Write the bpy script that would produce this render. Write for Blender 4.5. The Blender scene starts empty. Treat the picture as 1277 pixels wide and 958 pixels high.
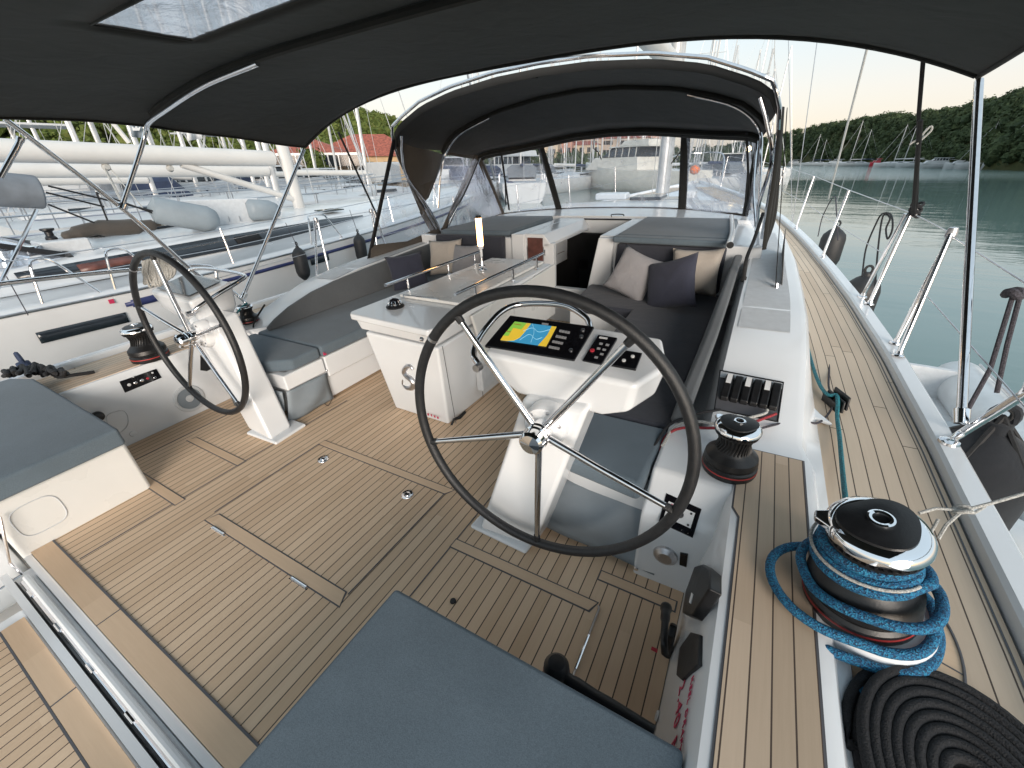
import bpy, bmesh, math, random
from mathutils import Vector, Matrix, noise
random.seed(7)
PI = math.pi
scene = bpy.context.scene
COL = scene.collection
V = Vector
# ------------------------------------------------------------------ camera frames
def camrot(y, p, r):
    y, p, r = map(math.radians, (y, p, r))
    fw = V((-math.sin(y)*math.cos(p), math.cos(y)*math.cos(p), math.sin(p)))
    rt = V((math.cos(y), math.sin(y), 0)); up = rt.cross(fw)
    return rt*math.cos(r)+up*math.sin(r), -rt*math.sin(r)+up*math.cos(r), fw
CP = V((1.705, 0, 1.55)); FPX = 512.9
RB = camrot(31.019, -28.507, -3.482)      # camera seen from the yacht (which heels a little)
RW = camrot(31.019, -28.1, -1.0)          # camera seen from the level world
def mat_of(R):
    return Matrix((R[0], R[1], R[2])).transposed()    # cam -> frame
MR = (mat_of(RW) @ mat_of(RB).inverted()).to_4x4()
HEEL = Matrix.Translation(CP) @ MR @ Matrix.Translation(-CP)   # yacht frame -> world
def ray(R, u, v):
    return R[0]*((u-638.5)/FPX) + R[1]*(-(v-479)/FPX) + R[2]
def at(u, v, ax, val, R=RB):
    d = ray(R, u, v); i = 'xyz'.index(ax); return CP + d*((val-CP[i])/d[i])
def W(u, v, dist):                        # world point at a horizontal distance
    d = ray(RW, u, v); return CP + d*(dist/math.hypot(d.x, d.y))
# ------------------------------------------------------------------ materials
MATS = {}
def nt(name):
    m = bpy.data.materials.new(name); m.use_nodes = True; t = m.node_tree
    b = t.nodes['Principled BSDF']; MATS[name] = m
    return m, t, b, t.nodes, t.links
def N(t, typ, **k):
    n = t.nodes.new(typ)
    for a, v in k.items():
        if a == 'ins':
            for i, x in v.items():
                if hasattr(x, 'is_linked') or isinstance(x, bpy.types.NodeSocket): t.links.new(x, n.inputs[i])
                else: n.inputs[i].default_value = x
        else: setattr(n, a, v)
    return n
def MA(t, op, a, b=0.0, c=None):
    ins = {0: a, 1: b}
    if c is not None: ins[2] = c
    return N(t, 'ShaderNodeMath', operation=op, ins=ins).outputs[0]
def MIX(t, f, a, b):
    n = t.nodes.new('ShaderNodeMix'); n.data_type = 'RGBA'
    for i, x in ((0, f), (6, a), (7, b)):
        if isinstance(x, bpy.types.NodeSocket): t.links.new(x, n.inputs[i])
        elif i == 0: n.inputs[i].default_value = x
        else: n.inputs[i].default_value = (*x, 1) if len(x) == 3 else x
    return n.outputs[2]
def RAMP(t, f, stops):
    n = t.nodes.new('ShaderNodeValToRGB'); t.links.new(f, n.inputs[0]); e = n.color_ramp.elements
    while len(e) < len(stops): e.new(.5)
    for k, (p, c) in enumerate(stops): e[k].position = p; e[k].color = (*c, 1) if len(c) == 3 else c
    return n.outputs[0]
def BUMP(t, b, h, s=.2, d=.01):
    n = N(t, 'ShaderNodeBump', ins={'Strength': s, 'Distance': d, 'Height': h}); t.links.new(n.outputs[0], b.inputs['Normal']); return n
def simple(name, col, rough=.5, metal=0, var=.06, scale=8, bump=0, bscale=60, coat=0, spec=.5, em=None, alpha=None):
    m, t, b, ns, ls = nt(name)
    co = N(t, 'ShaderNodeTexCoord').outputs['Object']
    nz = N(t, 'ShaderNodeTexNoise', ins={'Vector': co, 'Scale': scale, 'Detail': 4}).outputs[0]
    c1 = tuple(max(0, x*(1-var*2)) for x in col); c2 = tuple(min(1, x*(1+var*2)) for x in col)
    ls.new(RAMP(t, nz, ((.3, c1), (.7, c2))), b.inputs['Base Color'])
    rr = MA(t, 'MULTIPLY_ADD', nz, .12, rough-.06); ls.new(rr, b.inputs['Roughness'])
    b.inputs['Metallic'].default_value = metal; b.inputs['Specular IOR Level'].default_value = spec
    b.inputs['Coat Weight'].default_value = coat
    if bump:
        n2 = N(t, 'ShaderNodeTexNoise', ins={'Vector': co, 'Scale': bscale, 'Detail': 3}).outputs[0]
        BUMP(t, b, n2, bump, .004)
    if em: b.inputs['Emission Color'].default_value = (*em[0], 1); b.inputs['Emission Strength'].default_value = em[1]
    return m
simple('gelcoat', (.74, .76, .78), .22, var=.012, scale=3, coat=.3, bump=.02, bscale=6)
simple('gelcoat_warm', (.72, .72, .70), .28, var=.015, scale=4)
simple('nonskid', (.60, .62, .64), .6, var=.03, scale=20, bump=.6, bscale=700)
simple('dark_grey', (.10, .10, .11), .6)  # dark grey for caulk, joints, drain holes and the clutch recess
simple('steel', (.74, .74, .76), .12, metal=1, var=.03, scale=30)
simple('steel_dull', (.55, .55, .57), .35, metal=1, var=.05, scale=30)
simple('chrome', (.85, .86, .88), .06, metal=1, var=.02, scale=10)
simple('black_plastic', (.009, .009, .010), .4, var=.15, scale=30, bump=.1, bscale=200)
simple('black_gloss', (.006, .006, .008), .12, var=.1)
simple('leather', (.013, .014, .016), .45, var=.15, scale=60, bump=.35, bscale=350)
simple('rubber', (.018, .019, .021), .55, var=.2, scale=14, bump=.2, bscale=40)
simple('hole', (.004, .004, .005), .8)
simple('red', (.5, .03, .05), .5)
simple('red_line', (.35, .03, .03), .5)
simple('ink', (.55, .03, .10), .5)
simple('white_label', (.72, .72, .72), .5)
simple('orange', (.8, .18, .04), .6)
simple('yellow', (.7, .5, .05), .6)
simple('wood_red', (.12, .045, .035), .35, var=.2, scale=12)
simple('white_paint', (.50, .515, .53), .35, var=.03, scale=1.5)
simple('cream_paint', (.66, .62, .54), .5, var=.06, scale=.8)
simple('cream_hull', (.62, .60, .55), .35, var=.04, scale=1.5)
simple('hull_white', (.66, .67, .68), .25, var=.02, scale=2, coat=.2)
simple('boat_deck', (.62, .64, .66), .55, var=.06, scale=2)
simple('dark_window', (.02, .026, .034), .1, var=.1, spec=.6)
simple('blue_stripe', (.03, .04, .13), .4)
simple('boom_white', (.60, .59, .57), .42, var=.03, scale=2)
simple('alloy', (.58, .58, .58), .38, metal=.3, var=.05, scale=6)
simple('grey_cover', (.15, .17, .195), .75, var=.08, scale=8, bump=.2, bscale=30)
simple('navy_cover', (.03, .045, .09), .8, var=.15, scale=3)
simple('tube_grey', (.24, .28, .31), .5, var=.05, scale=5, bump=.1, bscale=20)
simple('tube_white', (.62, .64, .65), .45, var=.04, scale=5)
simple('roof_red', (.30, .085, .055), .8, var=.25, scale=3, bump=.3, bscale=4)
simple('wall_cream', (.55, .44, .32), .8, var=.08, scale=1)
simple('wall_ochre', (.50, .35, .2), .8, var=.08, scale=1)
simple('wall_pink', (.45, .24, .18), .8, var=.08, scale=1)
simple('stone', (.30, .25, .20), .85, var=.25, scale=1.5, bump=.6, bscale=5)
simple('tarmac', (.13, .125, .12), .85, var=.15, scale=1)
simple('car_black', (.012, .012, .014), .25, coat=.5)
simple('tyre', (.015, .015, .015), .8)
simple('turquoise', (.12, .42, .44), .3, var=.1)
simple('bark', (.09, .06, .04), .9, var=.2, scale=6)
simple('lit_lamp', (.9, .8, .6), .4, em=((1, .50, .16), 2.6))
simple('far_lamp', (.9, .8, .6), .4, em=((1, .72, .35), 8))
simple('rope_black', (.012, .012, .014), .75, var=.4, scale=200, bump=1, bscale=330)
simple('rope_dark', (.05, .045, .055), .8, var=.4, scale=220, bump=.8, bscale=330)
simple('rope_grey', (.42, .42, .40), .8, var=.2, scale=220, bump=.8, bscale=330)
simple('rope_red', (.30, .03, .04), .8, var=.3, scale=220, bump=.8, bscale=330)
simple('strap_black', (.012, .012, .013), .7, var=.2, scale=50)
simple('screen_green', (.16, .36, .05), .3, em=((.20, .42, .05), .16))
simple('screen_yellow', (.42, .32, .03), .3, em=((.75, .48, .04), .14))
simple('screen_blue', (.03, .16, .28), .3, em=((.04, .26, .45), .16))
simple('screen_pale', (.3, .5, .6), .3, em=((.2, .45, .55), .14))
simple('button_grey', (.35, .35, .36), .4)
simple('grey_vinyl', (.215, .25, .28), .5, var=.05, scale=6, bump=.15, bscale=9)
simple('far_wall', (.45, .36, .29), .85, var=.1, scale=.5)
# foliage
def foliage(name, c1, c2, c3):
    m, t, b, ns, ls = nt(name)
    co = N(t, 'ShaderNodeTexCoord').outputs['Object']
    a = N(t, 'ShaderNodeTexNoise', ins={'Vector': co, 'Scale': .35, 'Detail': 5}).outputs[0]
    f = N(t, 'ShaderNodeTexNoise', ins={'Vector': co, 'Scale': 3.0, 'Detail': 3}).outputs[0]
    s = MA(t, 'ADD', MA(t, 'MULTIPLY', a, .6), MA(t, 'MULTIPLY', f, .4))
    ls.new(RAMP(t, s, ((.36, c1), (.5, c2), (.64, c3))), b.inputs['Base Color'])
    b.inputs['Roughness'].default_value = .85; b.inputs['Specular IOR Level'].default_value = .15
    return m
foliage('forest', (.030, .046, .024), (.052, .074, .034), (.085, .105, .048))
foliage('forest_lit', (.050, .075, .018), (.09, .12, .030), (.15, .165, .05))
foliage('hill_ground', (.03, .04, .015), (.05, .055, .02), (.07, .07, .03))
# fabrics
def fabric(name, col, weave=900, wr=.25, crease=.3, rough=.85):
    m, t, b, ns, ls = nt(name)
    co = N(t, 'ShaderNodeTexCoord').outputs['Object']
    nz = N(t, 'ShaderNodeTexNoise', ins={'Vector': co, 'Scale': 3.5, 'Detail': 3}).outputs[0]
    fz = N(t, 'ShaderNodeTexNoise', ins={'Vector': co, 'Scale': 420, 'Detail': 2}).outputs[0]
    s = MA(t, 'ADD', MA(t, 'MULTIPLY', nz, .35), MA(t, 'MULTIPLY', fz, .65))
    ls.new(RAMP(t, s, ((.35, tuple(x*.8 for x in col)), (.65, tuple(x*1.2 for x in col)))), b.inputs['Base Color'])
    b.inputs['Roughness'].default_value = rough; b.inputs['Sheen Weight'].default_value = .15
    b.inputs['Specular IOR Level'].default_value = .25
    h = MA(t, 'ADD', MA(t, 'MULTIPLY', fz, .15), MA(t, 'MULTIPLY', N(t, 'ShaderNodeTexNoise', ins={'Vector': co, 'Scale': 6, 'Detail': 2, 'Distortion': .8}).outputs[0], 1))
    BUMP(t, b, h, crease, .03)
    return m
fabric('cushion', (.115, .150, .18), crease=.12)
fabric('cushion_dark', (.042, .045, .058), crease=.3)
fabric('backrest_grey', (.105, .115, .125), crease=.12)
fabric('canvas', (.017, .017, .0155), crease=.22)
fabric('hood_canvas', (.040, .041, .042), crease=.22)
fabric('canvas_brown', (.075, .066, .058), crease=.25)
fabric('pillow_navy', (.040, .043, .065), crease=.5)
fabric('pillow_grey', (.30, .29, .30), crease=.5)
fabric('pillow_beige', (.46, .41, .36), crease=.5)
fabric('cover_dark', (.016, .018, .022), crease=.5)
# blue rope
m, t, b, ns, ls = nt('rope_blue')
co = N(t, 'ShaderNodeTexCoord').outputs['Object']
vz = N(t, 'ShaderNodeTexVoronoi', ins={'Vector': co, 'Scale': 330})
ls.new(RAMP(t, N(t, 'ShaderNodeSeparateColor', ins={0: vz.outputs['Color']}).outputs[0], ((.15, (.008, .04, .09)), (.5, (.006, .105, .24)), (.95, (.02, .23, .40)))), b.inputs['Base Color'])
b.inputs['Roughness'].default_value = .7; BUMP(t, b, vz.outputs['Distance'], .8, .003)
m, t, b, ns, ls = nt('rope_teal')
co = N(t, 'ShaderNodeTexCoord').outputs['Object']
vz = N(t, 'ShaderNodeTexVoronoi', ins={'Vector': co, 'Scale': 260})
ls.new(RAMP(t, N(t, 'ShaderNodeSeparateColor', ins={0: vz.outputs['Color']}).outputs[0], ((.15, (.01, .09, .12)), (.8, (.02, .22, .26)))), b.inputs['Base Color'])
b.inputs['Roughness'].default_value = .7; BUMP(t, b, vz.outputs['Distance'], .6, .003)
# teak: u across the planks, v along them
def teak(name, pitch, seam, joint=0.0, base=((.60, .425, .28), (.76, .57, .40)), seamcol=(.085, .060, .048)):
    m, t, b, ns, ls = nt(name)
    uv = N(t, 'ShaderNodeSeparateXYZ', ins={0: N(t, 'ShaderNodeUVMap').outputs[0]})
    u, v = uv.outputs[0], uv.outputs[1]
    q = MA(t, 'DIVIDE', u, pitch) if pitch else MA(t, 'MULTIPLY', u, 0)
    idx = MA(t, 'FLOOR', q); fr = MA(t, 'FRACT', q)
    rnd = N(t, 'ShaderNodeTexWhiteNoise', noise_dimensions='1D', ins={'W': idx}).outputs[0]
    vv = MA(t, 'ADD', v, MA(t, 'MULTIPLY', rnd, 7.3))
    seg = MA(t, 'DIVIDE', vv, 1.9); sidx = MA(t, 'FLOOR', seg)
    rnd2 = N(t, 'ShaderNodeTexWhiteNoise', noise_dimensions='2D', ins={'Vector': N(t, 'ShaderNodeCombineXYZ', ins={0: idx, 1: sidx}).outputs[0]}).outputs[0]
    gv = N(t, 'ShaderNodeCombineXYZ', ins={0: MA(t, 'MULTIPLY', u, 110), 1: MA(t, 'MULTIPLY', v, 5), 2: MA(t, 'MULTIPLY', rnd2, 40)}).outputs[0]
    gr = N(t, 'ShaderNodeTexNoise', ins={'Vector': gv, 'Scale': 1, 'Detail': 5, 'Roughness': .65}).outputs[0]
    big = N(t, 'ShaderNodeTexNoise', ins={'Vector': N(t, 'ShaderNodeTexCoord').outputs['Object'], 'Scale': 2.2, 'Detail': 4}).outputs[0]
    fac = MA(t, 'ADD', MA(t, 'ADD', MA(t, 'MULTIPLY', rnd2, .42), MA(t, 'MULTIPLY', gr, .38)), MA(t, 'MULTIPLY', big, .30))
    wood = RAMP(t, fac, ((.25, base[0]), (.85, base[1])))
    outc = wood; h = MA(t, 'MULTIPLY', gr, .25)
    if pitch:
        d = MA(t, 'ABSOLUTE', MA(t, 'SUBTRACT', fr, .5))
        mask = MA(t, 'GREATER_THAN', d, .5-seam/pitch/2)
        if joint:
            sf = MA(t, 'LESS_THAN', MA(t, 'FRACT', seg), joint/1.9)
            mask = MA(t, 'MAXIMUM', mask, sf)
        outc = MIX(t, mask, wood, seamcol)
        h = MA(t, 'SUBTRACT', h, MA(t, 'MULTIPLY', mask, .6))
    ls.new(outc, b.inputs['Base Color']); b.inputs['Roughness'].default_value = .62; b.inputs['Specular IOR Level'].default_value = .3
    BUMP(t, b, h, .35, .002)
    return m
teak('teak_floor', .0465, .0042)
teak('teak_deck', .050, .004, .005, base=((.54, .42, .31), (.68, .555, .43)))
teak('teak_coaming', .046, .0038, 0, base=((.49, .375, .27), (.64, .50, .375)))
teak('teak_plain', 0, 0)
# clear vinyl
m, t, b, ns, ls = nt('clear_vinyl')
co = N(t, 'ShaderNodeTexCoord').outputs['Object']
wv = N(t, 'ShaderNodeTexNoise', ins={'Vector': co, 'Scale': 3.5, 'Detail': 5, 'Distortion': 1.6})
bp = N(t, 'ShaderNodeBump', ins={'Strength': .35, 'Distance': .02, 'Height': wv.outputs[0]})
gl = N(t, 'ShaderNodeBsdfGlossy', ins={'Color': (.9, .93, 1, 1), 'Roughness': .12, 'Normal': bp.outputs[0]})
tr = N(t, 'ShaderNodeBsdfTransparent', ins={'Color': (.86, .90, .95, 1)})
df = N(t, 'ShaderNodeBsdfDiffuse', ins={'Color': (.75, .8, .9, 1)})
fr = N(t, 'ShaderNodeFresnel', ins={'IOR': 1.35, 'Normal': bp.outputs[0]})
hz = MA(t, 'MULTIPLY', N(t, 'ShaderNodeMapRange', ins={0: wv.outputs[0], 1: .45, 2: .75, 3: .0, 4: 1}).outputs[0], .30)
m1 = N(t, 'ShaderNodeMixShader', ins={0: MA(t, 'MULTIPLY_ADD', fr.outputs[0], .8, .04), 1: tr.outputs[0], 2: gl.outputs[0]})
m2 = N(t, 'ShaderNodeMixShader', ins={0: MA(t, 'ADD', hz, .08), 1: m1.outputs[0], 2: df.outputs[0]})
ls.new(m2.outputs[0], ns['Material Output'].inputs[0])
m, t, b, ns, ls = nt('clear_plastic')
tr = N(t, 'ShaderNodeBsdfTransparent', ins={'Color': (.9, .94, .98, 1)})
gl = N(t, 'ShaderNodeBsdfGlossy', ins={'Roughness': .05})
m1 = N(t, 'ShaderNodeMixShader', ins={0: .18, 1: tr.outputs[0], 2: gl.outputs[0]}); ls.new(m1.outputs[0], ns['Material Output'].inputs[0])
# water
m, t, b, ns, ls = nt('sea')
co = N(t, 'ShaderNodeTexCoord').outputs['Object']
mp = N(t, 'ShaderNodeMapping', ins={0: co, 'Rotation': (0, 0, math.radians(12)), 'Scale': (.22, 1.0, 1)})
n1 = N(t, 'ShaderNodeTexNoise', ins={'Vector': mp.outputs[0], 'Scale': 1.1, 'Detail': 3, 'Roughness': .5}).outputs[0]
n2 = N(t, 'ShaderNodeTexNoise', ins={'Vector': mp.outputs[0], 'Scale': .22, 'Detail': 2}).outputs[0]
n3 = N(t, 'ShaderNodeTexNoise', ins={'Vector': mp.outputs[0], 'Scale': 6.0, 'Detail': 2}).outputs[0]
yy = N(t, 'ShaderNodeSeparateXYZ', ins={0: co}).outputs[1]
lane = MA(t, 'MULTIPLY', N(t, 'ShaderNodeMapRange', ins={0: yy, 1: 75.0, 2: 105.0, 3: 0.0, 4: 1.0}).outputs[0], 1.0)
lane = MA(t, 'ADD', lane, MA(t, 'MULTIPLY', N(t, 'ShaderNodeTexNoise', ins={'Vector': mp.outputs[0], 'Scale': .05, 'Detail': 2}).outputs[0], .12))
h = MA(t, 'ADD', MA(t, 'ADD', MA(t, 'MULTIPLY', n1, .25), MA(t, 'MULTIPLY', n2, 1.1)), MA(t, 'MULTIPLY', MA(t, 'MULTIPLY', n3, lane), 1.6))
b.inputs['Base Color'].default_value = (.13, .205, .20, 1); b.inputs['Roughness'].default_value = .04; b.inputs['IOR'].default_value = 1.33
b.inputs['Specular IOR Level'].default_value = .5
BUMP(t, b, h, .32, .12)

# ------------------------------------------------------------------ mesh builder
class MB:
    def __init__(s): s.v = []; s.f = []; s.uv = {}
    def add(s, vs, fs, uvs=None):
        o = len(s.v); s.v += [V(x) for x in vs]
        for k, f in enumerate(fs):
            if uvs: s.uv[len(s.f)] = uvs[k]
            s.f.append([i+o for i in f])
        return s
    def box(s, x0, x1, y0, y1, z0, z1):
        return s.hexa([(x0, y0), (x1, y0), (x1, y1), (x0, y1)], z0, z1)
    def hexa(s, poly, z0, z1):
        return s.prism([V((p[0], p[1], z0)) for p in poly], V((0, 0, z1-z0)))
    def prism(s, poly, ext):
        n = len(poly); a = [V(p) for p in poly]; ext = V(ext)
        nr = V((0, 0, 0))
        for i in range(n): nr += a[i].cross(a[(i+1) % n])
        if nr.dot(ext) < 0: a = a[::-1]
        fs = [list(range(n))[::-1], [n+i for i in range(n)]]+[[i, (i+1) % n, n+(i+1) % n, n+i] for i in range(n)]
        return s.add(a+[p+ext for p in a], fs)
    def obox(s, c, ax, ay, az):
        c, ax, ay, az = V(c), V(ax), V(ay), V(az)
        return s.prism([c-ax-ay-az, c+ax-ay-az, c+ax+ay-az, c-ax+ay-az], az*2)
    def loft(s, rings, cap=True, closed=True):
        n = len(rings[0]); fs = []
        for r in range(len(rings)-1):
            for i in range(n if closed else n-1):
                j = (i+1) % n; fs.append([r*n+i, r*n+j, (r+1)*n+j, (r+1)*n+i])
        if cap:
            fs.append(list(range(n))[::-1]); k = (len(rings)-1)*n; fs.append([k+i for i in range(n)])
        return s.add([p for r in rings for p in r], fs)
    def tube(s, pts, r, seg=10, closed=False, cap=True, flat=1.0):
        pts = [V(p) for p in pts]; n = len(pts); rr = r if isinstance(r, (list, tuple)) else [r]*n
        tg = []
        for i in range(n):
            if closed: d = pts[(i+1) % n]-pts[i-1]
            else: d = pts[min(i+1, n-1)]-pts[max(i-1, 0)]
            tg.append(d.normalized() if d.length > 1e-9 else V((0, 0, 1)))
        u = tg[0].orthogonal().normalized()
        if abs(tg[0].z) < .9: u = tg[0].cross(V((0, 0, 1))).normalized()
        rings = []
        for i in range(n):
            u = (u-tg[i]*u.dot(tg[i])); u = u.normalized() if u.length > 1e-6 else tg[i].orthogonal().normalized()
            w = tg[i].cross(u)
            rings.append([pts[i]+(u*math.cos(a)+w*(math.sin(a)*flat))*rr[i] for a in (2*PI*k/seg for k in range(seg))])
        if closed: rings.append(rings[0])
        return s.loft(rings, cap and not closed)
    def lathe(s, prof, o=(0, 0, 0), ax=(0, 0, 1), seg=28):
        o = V(o); ax = V(ax).normalized(); u = ax.orthogonal().normalized(); w = ax.cross(u)
        return s.loft([[o+ax*z+(u*math.cos(a)+w*math.sin(a))*max(r, 1e-4) for a in (2*PI*k/seg for k in range(seg))] for r, z in prof])
    def grid(s, rows, th=0.0, uvs=None):
        n = len(rows[0]); m_ = len(rows); fs = []; uu = []
        for r in range(m_-1):
            for i in range(n-1):
                fs.append([r*n+i, r*n+i+1, (r+1)*n+i+1, (r+1)*n+i])
                if uvs: uu.append([uvs[r][i], uvs[r][i+1], uvs[r+1][i+1], uvs[r+1][i]])
        s.add([p for r in rows for p in r], fs, uu or None); return s
    def planar(s, poly, z, th=.004):      # flat sheet with uv = xy, with a thin edge
        k0 = len(s.f); s.prism([(p[0], p[1], z-th) for p in poly], (0, 0, th))
        for k in range(k0, len(s.f)): s.uv[k] = [(s.v[i].x, s.v[i].y) for i in s.f[k]]
        return s
    def build(s, name, mat, parent=None, smooth=35, bevel=0, seg=3, solid=0, sub=0, kind=None):
        me = bpy.data.meshes.new(name); me.from_pydata([tuple(x) for x in s.v], [], s.f)
        if s.uv:
            l = me.uv_layers.new(name='UVMap')
            for p in me.polygons:
                if p.index in s.uv:
                    for k, li in enumerate(p.loop_indices): l.data[li].uv = s.uv[p.index][k]
        if smooth:
            me.polygons.foreach_set('use_smooth', [True]*len(me.polygons)); me.update()
            if not bevel: me.set_sharp_from_angle(angle=math.radians(smooth))
        me.update(); me.validate()
        o = bpy.data.objects.new(name, me); COL.objects.link(o); me.materials.append(MATS[mat])
        if parent: o.parent = parent
        if solid:
            q = o.modifiers.new('thickness', 'SOLIDIFY'); q.thickness = solid; q.offset = 0
        if bevel:
            q = o.modifiers.new('bevel', 'BEVEL'); q.width = bevel; q.segments = seg; q.limit_method = 'ANGLE'; q.angle_limit = math.radians(30); q.use_clamp_overlap = True
            q.harden_normals = True
        if sub:
            q = o.modifiers.new('sub', 'SUBSURF'); q.levels = sub; q.render_levels = sub
        return o
def smoothpath(pts, n=8, closed=False):
    pts = [V(p) for p in pts]; out = []; m_ = len(pts)
    rng = range(m_) if closed else range(m_-1)
    for i in rng:
        p1, p2 = pts[i], pts[(i+1) % m_]
        p0 = pts[i-1] if (closed or i > 0) else p1*2-p2
        p3 = pts[(i+2) % m_] if (closed or i+2 < m_) else p2*2-p1
        for k in range(n):
            t_ = k/n; out.append(.5*((2*p1)+(-p0+p2)*t_+(2*p0-5*p1+4*p2-p3)*t_*t_+(-p0+3*p1-3*p2+p3)*t_**3))
    if not closed: out.append(pts[-1])
    return out
BOAT = []                                 # things standing on the heeled yacht
def tag(o, label, cat, group=None, kind=None):
    if label: o['label'] = label
    if cat: o['category'] = cat
    if group: o['group'] = group
    if kind: o['kind'] = kind
    return o
def empty(name, loc=(0, 0, 0), rz=0):
    o = bpy.data.objects.new(name, None); COL.objects.link(o); o.location = loc; o.rotation_euler.z = rz; o.empty_display_size = .1
    return o
def dup(o, parent=None):
    c = o.copy(); COL.objects.link(c); c.parent = parent
    for ch in o.children: dup(ch, c)
    return c
def onboat(o): BOAT.append(o); return o
def interp(tbl, x):
    if x <= tbl[0][0]: return tbl[0][1]
    for (a, p), (b_, q) in zip(tbl, tbl[1:]):
        if x <= b_: return p+(q-p)*(x-a)/(b_-a)
    return tbl[-1][1]
def mir(pts, s): return [V((p[0]*s, p[1], p[2])) for p in pts]
# ================================================================== THE YACHT WE STAND ON
def plane_at(u, v, p0, n, off=0.0, R=RB):
    d = ray(R, u, v); n = V(n).normalized(); return CP+d*((V(p0)+n*off-CP).dot(n)/d.dot(n))
def patch(mb, pix, p0, n, off, th):
    n = V(n).normalized(); ps = [plane_at(u, v, p0, n, off) for u, v in pix]
    return mb.prism(ps, -n*th)
Y = empty('sailing_yacht'); Y.matrix_world = HEEL
tag(Y, 'modern white sailing yacht seen from its own teak cockpit, with twin wheels', 'sailboat')
# ---- hull and decks
OUT = [(-.7, 2.49), (0, 2.55), (1, 2.58), (2, 2.59), (3, 2.575), (4, 2.52), (5, 2.43), (6, 2.32), (7, 2.18), (8, 2.0), (9, 1.77), (10, 1.48), (11, 1.11), (12, .66), (12.8, .25), (13.1, .06)]
def sheer(y): return .43+max(0, y)**2*.0022
def deckz(y): return .385+max(0, y)**2*.0022
ys = [-.7+.3*i for i in range(47) if -.7+.3*i <= 13.05]+[13.1]
for s in (1, -1):
    hb = MB(); rings = []
    for y in ys:
        xo = interp(OUT, y); z = sheer(y); w = min(.088, xo*.5)
        rings.append([V((s*(xo-w-.012), y, z-.12)), V((s*(xo-w), y, z-.012)), V((s*(xo-w+.012), y, z)), V((s*(xo-.014), y, z)), V((s*xo, y, z-.014)), V((s*(xo+.005), y, z-.12)), V((s*(xo+.02), y, z-.3)), V((s*(xo*.97), y, z-.95)), V((s*(xo*.85), y, z-1.55)), V((s*(xo*.5), y, z-1.9)), V((0, y, z-2.0)), V((s*(xo-w-.03)*.96, y, z-.2))])
    if s < 0: rings = [r[::-1] for r in rings]
    hb.loft(rings); hb.build('hull', 'gelcoat', Y, smooth=28)
# under deck + side deck teak
INB = [(-.7, 2.11), (1, 2.11), (3, 2.10), (4, 2.06), (5, 1.98), (6, 1.86), (7, 1.7), (8, 1.5), (9, 1.2), (10, .9), (11, .5), (12.4, .0)]
for s in (1, -1):
    d = MB(); rows = []; uvs = []; al = 0; py = None
    for y in ys:
        if y > 12.4: break
        xo = interp(OUT, y)-.101; xi = min(interp(INB, y), xo-.02); n = 8
        if py is not None: al += math.hypot(y-py[0], xo-py[1])
        py = (y, xo)
        rows.append([V((s*(xi+(xo-xi)*k/n), y, deckz(y))) for k in range(n+1)][::s])
        uvs.append([((xo-xi)*(1-k/n)+.021, al) for k in range(n+1)][::s])
    d.grid(rows, uvs=uvs); d.build('side_deck', 'teak_deck', Y, smooth=60)
    w = MB(); rows = []
    for y in ys:
        xo = interp(OUT, y)-.09
        rows.append([V((s*(xo*k/4), y, deckz(y)-.008)) for k in range(5)][::s])
    # white deck below the teak, only forward of the cabin
    w.grid([r for r in rows if r[0].y > 5.2]); w.build('foredeck', 'gelcoat', Y, smooth=60)
# black caulk line and margin by the bulwark, and round the winch base
m_ = MB()
m_.add([(interp(OUT, y)-.121+dx, y, deckz(y)+.0015) for y in ys if y < 12 for dx in (0, .006)], [[2*i, 2*i+1, 2*i+3, 2*i+2] for i in range(len([y for y in ys if y < 12])-1)])
m_.build('caulk_line', 'dark_grey', Y)
rc = MB(); cx, cy = 2.19, 1.03; path = [V((2.115, 1.33, .3915)), V((2.2, 1.34, .3915)), V((2.28, 1.29, .3915)), V((2.335, 1.18, .3915)), V((2.355, 1.05, .3915)), V((2.33, .92, .3915)), V((2.26, .83, .3915)), V((2.18, .795, .3915)), V((2.115, .79, .3915))]
sp = smoothpath(path, 6)
pl_ = MB(); pl_.prism([p+V((0, 0, -.004)) for p in sp], (0, 0, .003))
for k in range(len(pl_.f)): pl_.uv[k] = [(pl_.v[i].y, pl_.v[i].x) for i in pl_.f[k]]
pl_.build('winch_pad', 'teak_plain', Y)
rc.tube(sp, .0035, 6).tube([(2.2, 1.03, .391), (2.34, 1.14, .391)], .002, 6).tube([(2.2, 1.03, .391), (2.35, .98, .391)], .002, 6).tube([(2.12, .9, .391), (2.25, .83, .391)], .002, 6); rc.build('caulk_line', 'dark_grey', Y)
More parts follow.
